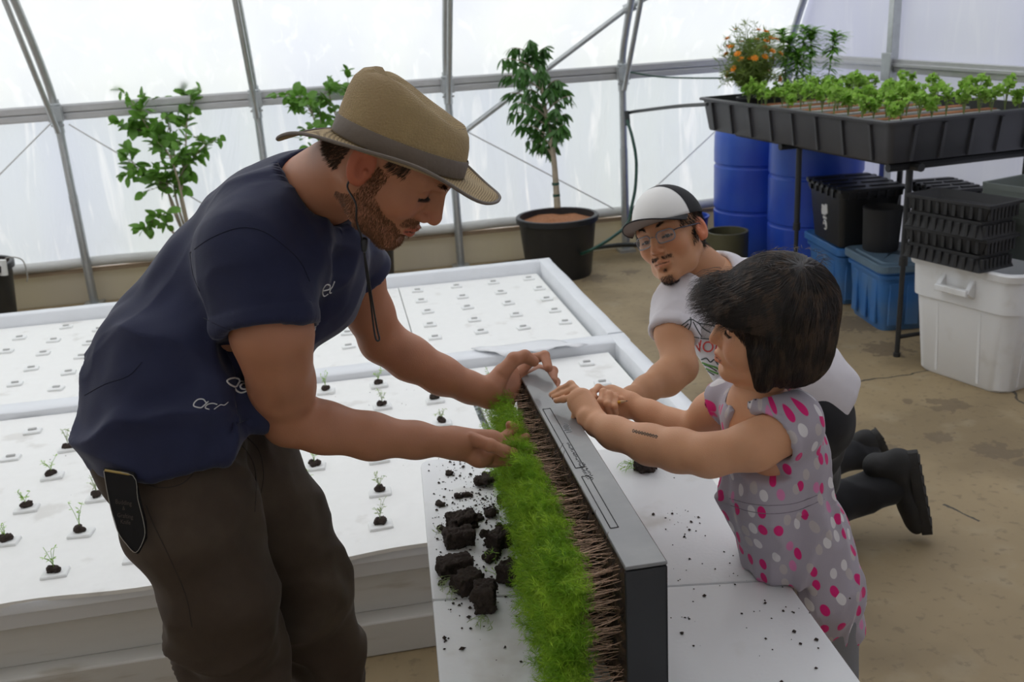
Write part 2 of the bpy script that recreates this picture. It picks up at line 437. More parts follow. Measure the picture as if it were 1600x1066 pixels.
M_hose = mat('hose_black', (.018, .022, .022), rough=.4)
M_hoseg = mat('hose_green', (.01, .06, .04), rough=.4)
M_rope = mat('twine', (.35, .34, .31), rough=.9)

def film(name, t, col, crease=1.0, stripe=0.0, gloss=.35):
    """milky greenhouse sheet: lets daylight through, scattered"""
    m = bpy.data.materials.new(name); m.use_nodes = True; T = m.node_tree; N = T.nodes; L = T.links; N.clear()
    o = N.new('ShaderNodeOutputMaterial'); tr = N.new('ShaderNodeBsdfTranslucent'); df = N.new('ShaderNodeBsdfDiffuse'); gl = N.new('ShaderNodeBsdfGlossy')
    a1 = N.new('ShaderNodeMixShader'); a2 = N.new('ShaderNodeMixShader'); tcn = N.new('ShaderNodeTexCoord')
    mp = N.new('ShaderNodeMapping'); mp.inputs['Scale'].default_value = (1, 1, .25); L.new(tcn.outputs['Object'], mp.inputs[0])
    n1 = N.new('ShaderNodeTexNoise'); n1.inputs['Scale'].default_value = 1.7; n1.inputs['Detail'].default_value = 3; L.new(mp.outputs[0], n1.inputs[0])
    mr = N.new('ShaderNodeMapRange'); mr.inputs[1].default_value = .35; mr.inputs[2].default_value = .7; mr.inputs[3].default_value = 1.0; mr.inputs[4].default_value = .90
    L.new(n1.outputs[0], mr.inputs[0])
    mx = N.new('ShaderNodeMix'); mx.data_type = 'RGBA'; mx.blend_type = 'MULTIPLY'; mx.inputs[0].default_value = 1
    mx.inputs[6].default_value = (*col, 1); cc = N.new('ShaderNodeCombineColor'); [L.new(mr.outputs[0], cc.inputs[k]) for k in range(2)]; cc.inputs[2].default_value = .97
    L.new(cc.outputs[0], mx.inputs[7]); c = mx.outputs[2]
    if stripe:    # pale folds and seams of the sheet
        mp2 = N.new('ShaderNodeMapping'); mp2.inputs['Scale'].default_value = (1, 1, .12); mp2.inputs['Rotation'].default_value = (0, .25, 0); L.new(tcn.outputs['Object'], mp2.inputs[0])
        n2 = N.new('ShaderNodeTexNoise'); n2.inputs['Scale'].default_value = 9; n2.inputs['Detail'].default_value = 5; n2.inputs['Distortion'].default_value = 1.2; L.new(mp2.outputs[0], n2.inputs[0])
        m2 = N.new('ShaderNodeMapRange'); m2.inputs[1].default_value = .55; m2.inputs[2].default_value = .75; m2.inputs[3].default_value = 0; m2.inputs[4].default_value = stripe; L.new(n2.outputs[0], m2.inputs[0])
        x2 = N.new('ShaderNodeMix'); x2.data_type = 'RGBA'; L.new(m2.outputs[0], x2.inputs[0]); L.new(c, x2.inputs[6]); x2.inputs[7].default_value = (.97, .98, .98, 1); c = x2.outputs[2]
    n3 = N.new('ShaderNodeTexNoise'); n3.inputs['Scale'].default_value = 4; n3.inputs['Detail'].default_value = 6; n3.inputs['Distortion'].default_value = 1.5; L.new(mp.outputs[0], n3.inputs[0])
    bn = N.new('ShaderNodeBump'); bn.inputs['Strength'].default_value = .5 * crease; bn.inputs['Distance'].default_value = .03; L.new(n3.outputs[0], bn.inputs['Height'])
    for s_ in (tr, df): L.new(c, s_.inputs[0]); L.new(bn.outputs[0], s_.inputs['Normal'])
    gl.inputs['Roughness'].default_value = gloss; L.new(bn.outputs[0], gl.inputs['Normal'])
    a1.inputs[0].default_value = t; L.new(df.outputs[0], a1.inputs[1]); L.new(tr.outputs[0], a1.inputs[2])
    a2.inputs[0].default_value = .05; L.new(a1.outputs[0], a2.inputs[1]); L.new(gl.outputs[0], a2.inputs[2]); L.new(a2.outputs[0], o.inputs[0])
    return m
F_up = film('film_upper', .80, (.72, .755, .765), .5, .35)
F_low = film('film_lower', .70, (.70, .75, .79), 1.6, .8)
F_roof = film('film_roof', .80, (.93, .96, 1.0), .5)
F_end = film('film_end', .46, (.70, .72, .82), .35, .2)
F_kick = film('kick_panel', .42, (.62, .58, .47), .3)
F_dull = film('film_camera_side', .14, (.80, .80, .80), .4)  # for walls out of view, dulled to hold back fill light

# ------------------------------------------------------------ the greenhouse
XL, XR = -7.0, 3.34
ARC = [(6.86, 1.27), (6.80, 1.45), (6.60, 1.75), (6.30, 2.10), (5.85, 2.50), (5.2, 2.92), (4.2, 3.35), (3.0, 3.6), (1.8, 3.55), (.6, 3.25), (-.5, 2.65), (-1.3, 1.9), (-1.75, 1.27)]
mb = MB(); mb.box((-1.8, 2.5, -.05), (11.5, 9.6, .1)); struct('floor', mb, M_floor, smooth=False)
def sheet(name, yz, m, x0=XL, x1=XR, nx=60):
    P = np.array(yz); X = np.linspace(x0, x1, nx); V = []
    for x in X:
        for y, z in P: V.append((x, y, z))
    n = len(P); F = [[i * n + j, i * n + j + 1, (i + 1) * n + j + 1, (i + 1) * n + j] for i in range(nx - 1) for j in range(n - 1)]
    o = mkobj(name, V, F, m, smooth=True, auto=0); o['kind'] = 'structure'; return o
ARCs = spline(np.array([(0, a, b) for a, b in ARC]), 4)[:, 1:]
sheet('wall_back', [(6.87, .27), (6.885, .6), (6.885, .95), (6.87, 1.26)], F_low)
o = sheet('ceiling', ARCs[:], F_up)
o.data.materials.append(F_roof); o.data.materials.append(film('roof_unseen_dim', .15, (.85, .85, .85), .5))  # near roof strip, out of view, made dim to cut fill light
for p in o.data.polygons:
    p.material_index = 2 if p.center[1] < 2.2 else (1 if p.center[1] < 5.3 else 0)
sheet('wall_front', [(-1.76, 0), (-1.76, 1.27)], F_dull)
def endwall(name, x, m):
    P = [(6.86, 0.0)] + [tuple(p) for p in ARCs] + [(-1.75, 0.0)]
    V = [(x, a, b) for a, b in P]; o = mkobj(name, V, [list(range(len(V)))], m, smooth=False); o['kind'] = 'structure'
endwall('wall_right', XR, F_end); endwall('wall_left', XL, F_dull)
# kick panel, boards and the rolled edge at the foot of the back wall
mb = MB(); mb.box(((XL + XR) / 2, 6.89, .12), (XR - XL, .012, .24)); struct('baseboard_back', mb, F_kick, smooth=False)
mb = MB(); mb.box(((XL + XR) / 2, 6.86, .232), (XR - XL, .035, .028)); struct('trim_1', mb, M_wood, bevel=.003)
mb = MB(); mb.tube([(x, 6.845, .285 + .004 * math.sin(x * 7)) for x in np.linspace(XL, XR, 80)], .035, 12)
struct('trim_2', mb, mat('rolled_film', (.62, .62, .60), rough=.4, var=.12, vs=20, aniso=(1, 6, 6), bump=.4, bs=30))
# girt: two lipped channels side by side
mb = MB()
for dz, hh in ((.022, .044), (-.026, .040)): mb.box(((XL + XR) / 2, 6.825, 1.275 + dz), (XR - XL, .035, hh))
mb.box(((XL + XR) / 2, 6.835, 1.275), (XR - XL, .02, .1))
struct('trim_3', mb, M_chan, bevel=.004)
nt_ = 4
for x in (-4.19, -2.95, -1.71, -.47, .80, 2.03, 3.27):
    mb = MB()
    mb.tube([(x, 6.79, 0), (x, 6.79, .75)], .029, 14); mb.tube([(x, 6.79, .72), (x, 6.79, 1.27)], .026, 14)
    arc = [(x, a - .06 * (1 if a > 3 else -1), b) for a, b in ARC]; mb.tube(spline(np.array(arc), 5), .025, 12)
    mb.tube([(x, 6.79, 1.15), (x, 6.79, 1.36)], .031, 14); mb.box((x, 6.76, 1.27), (.085, .05, .09)); mb.box((x, 6.79, .01), (.12, .12, .02))
    for z_ in (1.2, 1.33): mb.tube([(x - .04, 6.765, z_), (x + .04, 6.765, z_)], .007, 8)
    if x < 3: mb.tube([(x, 6.745, 1.16), (x + .0, 5.93, 2.32)], .018, 10); mb.box((x, 5.97, 2.28), (.05, .07, .07))
    struct('trim_%d' % nt_, mb, M_steel, bevel=0); nt_ += 1
# wind braces and tie wires
def bar(p, q, r, m=M_steel):
    global nt_
    mb = MB(); mb.tube([p, q], r, 10); struct('trim_%d' % nt_, mb, m); nt_ += 1
bar((.84, 6.74, .93), (2.03, 6.62, 1.70), .019); bar((2.03, 6.60, 1.70), (3.3, 6.2, 2.35), .019)
mb = MB(); mb.tube([(2.0, 6.61, 1.685), (2.07, 6.59, 1.715)], .034, 10); struct('trim_%d' % nt_, mb, M_steel); nt_ += 1
M_wire = mat('wire', (.62, .62, .62), rough=.5)
for a, b in (((-1.75, 6.80, 1.22), (-2.9, 6.80, .30)), ((-1.65, 6.80, 1.20), (-.50, 6.80, .30)), ((.84, 6.80, 1.0), (1.95, 6.80, .32)), ((3.2, 6.8, 1.2), (2.08, 6.8, .3))): bar(a, b, .0045, M_wire)
# end wall posts and rail
for y in (5.48, 4.16, 2.8, 1.4):
    mb = MB(); mb.box((3.29, y, 1.35), (.05, .055, 2.7)); mb.box((3.255, y, 1.28), (.012, .10, .16)); struct('trim_%d' % nt_, mb, M_steel, bevel=.003); nt_ += 1
mb = MB(); mb.box((3.30, 3.3, 1.285), (.03, 7.0, .075)); mb.box((3.278, 3.3, 1.29), (.012, 7.0, .02)); struct('trim_%d' % nt_, mb, M_chan, bevel=.003); nt_ += 1
mb = MB(); mb.box((3.32, 3.3, .12), (.02, 7.0, .24)); struct('baseboard_right', mb, F_kick, smooth=False)

# ------------------------------------------------------------ hoses
t = tag(MB().tube(spline([W(1105, 163, 5.4), W(1060, 166, 5.9), W(1010, 172, 6.4), W(984, 176, 6.6), W(981, 182, 6.6), W(979, 196, 6.6)], 6), .011, 8).build('irrigation_pipe', M_hose),
        'black irrigation pipe running from the upright post to the big black grow tray', 'pipe')
MB().tube([W(979, 174, 6.6), W(981, 194, 6.6)], .018, 10).build('elbow_fitting', M_hose, t)
tag(MB().tube(spline([W(980, 188, 6.55), W(988, 215, 6.5), W(994, 250, 6.5), W(993, 290, 6.5), W(988, 318, 6.5), W(980, 350, 6.5), W(955, 372, 6.4), W(925, 390, 6.3), W(908, 397, 6.45)], 6), .011, 8).build('garden_hose', M_hoseg),
    'dark green hose hanging down beside the upright post behind the cap-wearing man', 'hose')
tag(MB().tube(spline([W(1130, 122, 6.3), W(1080, 122, 6.5), W(1030, 120, 6.6), W(985, 113, 6.65)], 5), .006, 6).build('thin_cable', M_hoseg), 'thin green cable strung under the horizontal rail near the orange flowers', 'cable')
for z_, lab in ((.02, 'black hose lying along the foot of the back wall, nearest the wall'), (.05, 'black hose lying along the foot of the back wall, on the room side')):
    yy = 6.70 - (z_ - .02) * 3
    tag(MB().tube(spline([(-2.3, yy, .02), (-1.2, yy - .03, .02), (-.2, yy + .02, .02), (.6, yy - .02, .02), (1.3, yy, .03), (1.9, yy - .05, .06 + z_), (2.4, yy - .1, .03)], 8), .012, 8).build('drip_hose', M_hose), lab, 'hose')

# ------------------------------------------------------------ potted trees
def nursery_pot(t, c, r1, r0, h, soilm=M_bark):
    c = np.array(c, float)
    mb = MB(); mb.lathe([(r0, 0), (r0 + .005, .01), (r1 - .012, h - .05), (r1 - .01, h - .045), (r1 + .006, h - .04), (r1 + .008, h - .005), (r1 + .002, h), (r1 - .018, h - .002), (r1 - .02, h - .04), (r0 - .01, .02)], c, 44, close=True)
    mb.build('pot', M_black, t)
    V = []; F = []; n, m = 30, 8
    for i in range(m + 1):
        for j in range(n):
            rr = (r1 - .02) * i / m; a = j * 2 * math.pi / n; V.append((rr * math.cos(a), rr * math.sin(a), 0))
    V = np.array(V) + c; V[:, 2] = c[2] + h - .045 + .018 * fbm(V * 14) + .012 * (1 - (np.hypot(V[:, 0] - c[0], V[:, 1] - c[1]) / r1) ** 2)
    F = [[i * n + j, i * n + (j + 1) % n, (i + 1) * n + (j + 1) % n, (i + 1) * n + j] for i in range(m) for j in range(n)]
    mkobj('soil', V, F, soilm, t, auto=0)
def leaves_on(pts, dirs, n, size, shape, spread=.8, rs=None, droop=0):
    rs = rs or random; out = []
    V, F = shape
    for i in range(n):
        k = rs.randrange(len(pts)); p = pts[k]; d = nrm(nrm(dirs[k]) * (1 - spread) + spread * nrm([rs.gauss(0, 1), rs.gauss(0, 1), rs.gauss(0, .7)]) + A(0, 0, -droop))
        z = nrm(np.cross(d, [rs.gauss(0, 1), rs.gauss(0, 1), rs.gauss(0, .3)])); z = z * (1 if z[2] > 0 else -1)
        y = np.cross(z, d); out.append(m4(np.stack([d, y, z], 1), p, size * rs.uniform(.65, 1.2)))
    return inst(V, F, out)
# tree with a bare trunk and a drooping crown
def standard_tree():
    r = random.Random(3); c = A(1.42, 6.34, 0)
    t = thing('potted_tree', 'small tree with bare trunk and drooping leaves in a large black pot', 'tree', c)
    nursery_pot(t, c, .27, .215, .41)
    top = np.array([W(871, 325, 6.25), W(868, 280, 6.25), W(864, 235, 6.25), W(858, 200, 6.3), W(848, 150, 6.35), W(838, 95, 6.4), W(828, 64, 6.4)])
    trunk = spline(top, 6); MB().tube(trunk, np.linspace(.022, .006, len(trunk)), 10).build('trunk', M_trunk, t)
    for f in (.22, .42): 
        p = top[0] * (1 - f) + top[2] * f; MB().tube([p - A(0, 0, .008), p + A(0, 0, .008)], .024, 12).build('tie', M_hoseg, t)
    tips = [(785, 92), (800, 75), (828, 62), (852, 74), (790, 118), (812, 105), (845, 102), (797, 145), (825, 140), (858, 138), (880, 140), (892, 150), (800, 175), (815, 195), (845, 178), (868, 170), (884, 178), (870, 205), (838, 208), (826, 220), (862, 222), (880, 195), (850, 120), (832, 85), (872, 125), (808, 160), (840, 160), (855, 190), (842, 225), (872, 185)]
    pts = []; dirs = []; mb = MB()
    for i, (x, y) in enumerate(tips):
        k = min(len(trunk) - 1, int(np.argmin(np.abs(trunk[:, 2] - (W(x, y, 6.3)[2] - .10))))); b = trunk[k]
        e = W(x, y, 6.3 + r.uniform(-.22, .22)); mid = (b + e) / 2 + A(0, 0, .05); br = bez(b, mid, e, 7)
        mb.tube(br, np.linspace(.006, .002, 7), 5)
        for q in range(2, 7): pts.append(br[q]); dirs.append(e - b)
    mb.build('branches', M_trunk, t)
    V, F = leaves_on(pts, dirs, 950, .085, leafshape(.27, 4, .35), .55, r, .75); mkobj('foliage', V, F, M_leafd, t, auto=0)
standard_tree()
def shrub(name, lab, base, pr, stems, nl, size, m, seed, soilm=M_bark, h=.38, r1=.22):
    r = random.Random(seed); t = thing(name, lab, 'shrub', base); nursery_pot(t, base, r1, r1 * .8, h, soilm)
    pts = []; dirs = []; mb = MB()
    for s in stems:
        P = spline(np.array(s), 5); mb.tube(P, np.linspace(.009, .002, len(P)), 6)
        for k in range(len(P) // 3, len(P)):
            if r.random() < .75:
                d = nrm([r.gauss(0, 1), r.gauss(0, .8), r.gauss(.5, .6)]); e = P[k] + d * r.uniform(.05, .16); br = bez(P[k], (P[k] + e) / 2 + A(0, 0, -.01), e, 5)
                mb.tube(br, np.linspace(.003, .001, 5), 4)
                for q in range(1, 5): pts.append(br[q]); dirs.append(d)
            pts.append(P[k]); dirs.append(P[k] - P[k - 1])
    mb.build('stems', M_trunk, t)
    V, F = leaves_on(pts, dirs, nl, size, leafshape(.64, 4, .15), .6, r); V[:, 1] = np.minimum(V[:, 1], 6.84); mkobj('foliage', V, F, m, t, auto=0); return t
b = A(-.95, 6.38, 0)
shrub('potted_shrub', 'loose green shrub with rounded leaves rising behind the bending man\'s back', b, .2,
      [[b + A(0, 0, .34), W(268, 320, 6.3), W(255, 250, 6.25), W(228, 195, 6.2), W(205, 158, 6.2)], [b + A(.02, 0, .34), W(285, 320, 6.3), W(290, 240, 6.3), W(292, 190, 6.35), W(302, 155, 6.4)],
       [b + A(.0, .02, .34), W(275, 310, 6.3), W(272, 240, 6.4), W(262, 190, 6.4), W(252, 158, 6.4)], [b + A(-.02, 0, .34), W(262, 300, 6.3), W(225, 270, 6.2), W(198, 250, 6.2)],
       [b + A(0, 0, .34), W(280, 290, 6.3), W(308, 240, 6.2), W(330, 222, 6.2)], [b + A(0, 0, .34), W(272, 260, 6.2), W(240, 215, 6.3), W(215, 200, 6.3)], [b + A(0, 0, .3), W(250, 340, 6.2), W(232, 358, 6.2)]], 560, .078, M_leaf, 5)
b = A(.10, 6.36, 0)
shrub('potted_shrub', 'green shrub partly hidden behind the straw hat, in a tall black pot', b, .2,
      [[b + A(0, 0, .34), W(540, 300, 6.3), W(505, 215, 6.25), W(480, 165, 6.2), W(462, 145, 6.2)], [b + A(.02, 0, .34), W(545, 290, 6.3), W(530, 200, 6.3), W(515, 150, 6.35), W(520, 135, 6.4)],
       [b + A(.0, .02, .34), W(540, 290, 6.3), W(505, 230, 6.4), W(500, 180, 6.4), W(490, 155, 6.4)], [b + A(0, 0, .34), W(545, 290, 6.3), W(550, 190, 6.3), W(545, 150, 6.3)]], 420, .070, M_leaf, 9, h=.50, r1=.235)
b = A(-2.30, 6.36, 0)
t = thing('nursery_pot', 'black plant pot with orange-brown soil at the far left edge', 'plant pot', b); nursery_pot(t, b, .265, .21, .44)
MB().tube(spline([b + A(.23, -.06, .42), b + A(.26, -.04, .47), b + A(.33, 0, .44), b + A(.34, 0, .34), b + A(.33, 0, .3)], 6), .004, 6).build('tie_string', M_rope, t)
mb = MB(); mb.tube([b + A(.235, -.10, .38), b + A(.25, -.10, .47)], [.03, .022], 8); mb.build('knotted_cloth', mat('rag', (.7, .7, .68), rough=.9), t)

# ------------------------------------------------------------ drums, bins and tubs on the right
def drum(x, y, lab, rz=0):
    t = thing('plastic_drum', lab, 'drum', (x, y, 0), 'blue plastic drums under the grow tray')
    mb = MB(); P = [(.26, 0), (.275, .015), (.285, .05)]
    for z in (.33, .64): P += [(.292, z - .04), (.292, z - .015), (.284, z - .006), (.284, z + .006), (.292, z + .015)]
    P += [(.292, .73), (.29, .83), (.28, .88), (.262, .91), (.255, .93), (.24, .93), (.235, .915)]
    mb.lathe(P, (x, y, 0), 56); mb.build('barrel', M_blue, t)
    for a in (0.6, 3.7):
        q = A(x, y, 0) + A(.15 * math.cos(a + rz), .15 * math.sin(a + rz), .915); MB().tube([q, q + A(0, 0, .022)], .032, 16).build('bung', M_blue, t)
drum(2.86, 6.38, 'blue plastic drum farther back, beside the bright wall'); drum(2.99, 5.78, 'nearer blue plastic drum standing behind the black tote')
mb = MB(); mb.lathe([(.125, 0), (.13, .01), (.145, .235), (.155, .24), (.155, .25), (.14, .25), (.125, .02)], (2.46, 6.655, 0), 32)
tag(mb.build('blue_tub', M_blue), 'low blue tub on the floor behind the capped man\'s head', 'tub')
# olive cylinder pot
b = Wz(1148, 402, 0); t = thing('open_cylinder', 'short olive green open cylinder standing before the blue drums', 'container', (2.43, 5.86, 0))
mb = MB(); mb.lathe([(.128, 0), (.133, .005), (.137, .29), (.137, .30), (.128, .302), (.119, .30), (.118, .27), (.115, .01)], (2.43, 5.86, 0), 40, close=True); mb.build('wall', M_olive, t)

def tote(name, lab, c, w, d, h, rz, m, mlid, lid=True, group=None, flare=.86, ribs=True, cat='storage tote'):
    c = np.array(c, float); t = thing(name, lab, cat, c, group); R = rotz(rz)
    rings = []
    for z, k in ((0, flare - .02), (.012, flare), (h * .80, 1 - (1 - flare) * .2), (h * .81, 1.03), (h * .86, 1.035), (h * .87, .995), (h * .97, 1.0), (h * .975, 1.06), (h, 1.065)):
        rings.append(np.c_[rrect(w * k, d * k, .045), np.full(24, z)] @ R.T + c)
    for z, k in ((h, .97), (h * .9, .95), (.02, flare - .04)): rings.append(np.c_[rrect(w * k, d * k, .04), np.full(24, z)] @ R.T + c)
    mb = MB(); mb.loops(rings); mb.build('body', m, t)
    if ribs:
        mb = MB()
        for sx_, n in ((1, 3), (-1, 3)):
            for k in range(n):
                xx = (k - (n - 1) / 2) * w * .26; kk = (flare + 1) / 2; p = c + R @ A(xx, sx_ * d * kk / 2, h * .42); mb.box(p, (.07, .014, h * .66), R)
                p = c + R @ A(sx_ * w * kk / 2, (k - 1) * d * .27, h * .42); mb.box(p, (.014, .06, h * .66), R)
        mb.build('ribs', m, t, bevel=.004)
    if lid:
        mb = MB(); mb.loops([np.c_[rrect(w * k, d * k, .05), np.full(24, z)] @ R.T + c for z, k in ((h - .012, 1.09), (h - .03, 1.10), (h - .03, 1.115), (h + .004, 1.12), (h + .010, 1.08), (h + .004, 1.03), (h + .004, .9), (h + .012, .86), (h + .012, .2))])
        mb.build('lid', mlid, t)
    return t
tote('lidded_tote', 'blue lidded tote on the floor below the black lidded crate', (2.93, 5.20, 0), .34, .50, .335, -.10, M_tote, M_tote, group='blue totes under the grow tray')
M_totelid = mat('tote_lid_grey', (.12, .19, .26), rough=.5, var=.2, vs=8)
tote('lidded_tote', 'blue tote with dull lid on the floor, beside the white bin', (2.90, 4.66, 0), .36, .44, .36, -.10, M_tote, M_totelid, group='blue totes under the grow tray')
# black flip-lid crate
def flip_crate(c, w, d, h, rz, lab, logo=True, g='black lidded crates'):
    c = np.array(c, float); R = rotz(rz); t = thing('flip_lid_crate', lab, 'crate', c, g)
    mb = MB(); rr = [np.c_[rrect(w * k, d * k, .03), np.full(24, z)] @ R.T + c for z, k in ((0, .84), (h * .85, .97), (h * .86, 1.02), (h * .96, 1.03), (h * .96, 1.0), (h * .97, .6))]; mb.loops(rr); mb.build('body', M_black, t)
    for s in (-1, 1):
        for k in range(6): MB().box(c + R @ A((k - 2.5) * w * .15, s * d * .5, h * .90), (.012, .03, h * .11), R).build('rim_rib', M_black, t)
        for k in range(5): MB().box(c + R @ A(s * w * .5, (k - 2) * d * .17, h * .90), (.03, .012, h * .11), R).build('rim_rib', M_black, t)
    for s in (-1, 1):
        mb = MB(); mb.box(c + R @ A(s * w * .258, 0, h * .985), (w * .525, d * 1.05, .018), R)
        for k in range(4): mb.box(c + R @ A(s * w * .26, (k - 1.5) * d * .24, h * .985 + .011), (w * .44, .02, .008), R)
        for k in range(6): mb.box(c + R @ A(s * w * .53, (k - 2.5) * d * .15, h * .985), (.03, d * .07, .016), R)
        mb.build('lid_flap', M_black, t, bevel=.002)
    if logo:
        n = -1; y = -d * .5 * .93
        mb = MB(); q = lambda x, z: c + R @ A(-w * (.5 * (.84 + .13 * z / (h * .85))) - .003, x, z)
        for (x, z, ww, hh) in ((0.0, h * .56, .075, .045), (.014, h * .50, .055, .03), (-.028, h * .585, .03, .05)): mb.box(q(x, z), (.004, ww, hh), R @ roty(-.09))
        mb.build('white_logo', M_white_print, t)
        mb = MB(); 
        for z_ in (.42, .395): mb.box(q(0, h * z_), (.004, .05, .006), R @ roty(-.09))
        a = np.linspace(0, 5.2, 16); P = [q(.022 * math.cos(k), h * .28 + .026 * math.sin(k)) for k in a]; mb.tube(P, .005, 4)
        a = np.linspace(1, 4, 8); mb.tube([q(.010 * math.cos(k), h * .28 + .010 * math.sin(k)) for k in a], .004, 4); mb.build('white_emblem', M_white_print, t)
    return t
flip_crate((2.90, 5.14, .352), .36, .48, .33, -.10, 'black flip-lid crate with white print standing on the far blue tote')
flip_crate((3.20, 4.72, .385), .22, .36, .32, -.1, 'black flip-lid crate half hidden behind the round black grow pot', False)
tote('storage_bin', 'dark storage bin on the floor beneath the rear black crate', (3.20, 4.72, 0), .20, .34, .37, -.1, M_blackm, M_blackm, lid=True, ribs=False)
# black fabric pot on the second tote
t = thing('fabric_pot', 'round black grow pot with a bit of rusty soil on the near blue tote', 'plant pot', (2.86, 4.76, .372))
mb = MB(); mb.lathe([(.085, 0), (.092, .01), (.096, .10), (.102, .22), (.105, .235), (.097, .237), (.092, .18), (.08, .175)], (2.86, 4.76, .372), 32, wob=.02); mb.build('pot', M_blackm, t)
mb = MB(); mb.lathe([(.09, 0), (.07, .016), (.03, .024)], (2.86, 4.76, .55), 20); mb.build('soil', M_bark, t)

# white bin with moulded handles
def white_bin():
    c = A(2.915, 3.82, 0); rz = math.radians(17); R = rotz(rz); w, d, h = .60, .54, .555
    t = thing('white_bin', 'large white plastic bin with moulded handle standing on the concrete at the right', 'bin', c)
    rings = []
    for z, k in ((0, .84), (.012, .87), (h * .66, .96), (h * .67, 1.0), (h * .93, 1.02), (h * .935, 1.06), (h * .985, 1.075), (h, 1.06), (h, 1.01), (h * .97, .99), (.03, .82)):
        rings.append(np.c_[rrect(w * k, d * k, .075, 7), np.full(32, z)] @ R.T + c)
    mb = MB(); mb.loops(rings); mb.build('body', M_bin, t)
    for s in (-1, 1):
        mb = MB(); P = lambda x, y, z: c + R @ A(x, y, z)
        x0 = -w * .5 * .98
        for yy in (-.075, .075):
            mb.add([P(s * (-x0), yy - .012, h * .93), P(s * (-x0), yy + .012, h * .93), P(s * (-x0 + .055), yy + .012, h * .80), P(s * (-x0 + .055), yy - .012, h * .80), P(s * (-x0 - .01), yy - .012, h * .72), P(s * (-x0 - .01), yy + .012, h * .72)],
                   [[0, 1, 2, 3], [3, 2, 5, 4], [0, 3, 4], [1, 5, 2]])
        mb.box(P(s * (-x0 + .048), 0, h * .80), (.026, .165, .03), R)
        mb.build('handle', M_bin, t, bevel=.004)
    for yy in (-.11, .11):
        for s in (-1, 1): MB().box(c + R @ A(s * w * .456, yy, h * .34), (.006, .012, h * .60), R @ roty(s * .072)).build('moulded_line', M_bin, t)
    for xx in (-.17, .17):
        for s in (-1, 1): MB().box(c + R @ A(xx, s * d * .456, h * .34), (.012, .006, h * .60), R @ rotx(-s * .055)).build('moulded_line', M_bin, t)
    return c, R, h
BC, BR, BH = white_bin()
# cell trays stacked on the bin
def cell_tray(i, flipped, c, R, lab, w=.215, d=.42, h=.070):
    t = thing('seedling_tray', lab, 'tray', c, 'black seedling trays stacked on the white bin'); mb = MB()
    k0, k1 = (1.0, .88) if flipped else (.88, 1.0)
    mb.loops([np.c_[rrect(w * k, d * k, .012, 2), np.full(12, z)] @ R.T + c for z, k in ((0, k0), (h * .8, k1 * .98), (h * .82, k1 * 1.03), (h, k1 * 1.03), (h, k1 * .96), (h * .5, .8))]); mb.build('shell', M_blackm, t)
    mb = MB(); z_ = h * .42
    for s in (-1, 1):
        for q in range(9): mb.box(c + R @ A(s * w * .475, (q - 4) * d * .1, z_), (.014, .016, h * .75), R)
        for q in range(8): mb.box(c + R @ A((q - 3.5) * w * .11, s * d * .475, z_), (.016, .014, h * .75), R)
    mb.build('cell_ribs', M_blackm, t, bevel=.002)
names = ['lowest of the black trays on the white bin', 'second black tray up on the white bin', 'third black tray up on the white bin', 'topmost of the black trays on the white bin']
for i in range(4):
    cell_tray(i, i % 2 == 0, BC + BR @ A(-.265 + .008 * (i % 2), .05, BH + .001 + i * .0715), BR @ rotz(.05 * (i % 2) - .03), names[i])
def planter_box(c, R, lab, w=.28, d=.34, h=.19):
    t = thing('planter_box', lab, 'planter', c, 'nested grey planters on the white bin'); mb = MB()
    mb.loops([np.c_[rrect(w * k, d * k, .018, 3), np.full(16, z)] @ R.T + c for z, k in ((0, .78), (.01, .80), (h * .85, .96), (h * .86, 1.02), (h, 1.03), (h, .95), (h * .8, .93), (.02, .76))]); mb.build('shell', M_greyp, t); return t
pl = [ 'lowest grey planter sitting on the white bin', 'second grey planter up in the nested stack', 'third grey planter up in the nested stack', 'fourth grey planter up in the nested stack', 'fifth grey planter up in the nested stack', 'sixth grey planter up in the nested stack', 'top grey planter of the nested stack, its empty inside showing']
for i, lab in enumerate(pl): planter_box(BC + BR @ A(.045 + .002 * (i % 3), -.085, BH + .001 + i * .022), BR @ rotz(.012 * (i % 2)), lab)

# ------------------------------------------------------------ grow tray on its stand
TR = rotz(math.radians(6)); TO = A(2.41, 4.0, 0); TW, TL, TZ, TH = .90, 1.80, .965, .19
def tp(x, y, z=0): return TO + TR @ A(x, y, z)
t = thing('grow_tray_stand', 'black metal stand carrying the big black grow tray', 'stand', tp(TW / 2, TL / 2))
M_leg = mat('stand_steel', (.035, .036, .038), rough=.5, metal=.3)
for (x, y) in ((.20, .10), (.20, 1.02), (.86, .10), (.86, 1.02)):
    mb = MB(); mb.tube([tp(x, y, .0), tp(x, y, .50)], .012, 10); mb.tube([tp(x, y, .48), tp(x, y, .93)], .016, 10); mb.tube([tp(x, y, .46), tp(x, y, .50)], .020, 10); mb.tube([tp(x, y, 0), tp(x, y, .02)], .017, 10); mb.build('leg', M_leg, t)
for x in (.20, .86): MB().tube([tp(x, .02, .935), tp(x, TL - .1, .935)], .02, 8).build('rail', M_leg, t)
for y in (.10, 1.02): MB().tube([tp(.08, y, .935), tp(.88, y, .935)], .02, 8).build('cross_rail', M_leg, t)
MB().tube([tp(.20, .10, .10), tp(.86, .10, .10)], .011, 8).build('brace', M_leg, t)
t = thing('grow_tray', 'big black plastic grow tray full of seedlings, raised on the stand', 'tray', tp(TW / 2, TL / 2, TZ))
cx = (TW / 2, TL / 2); rings = []
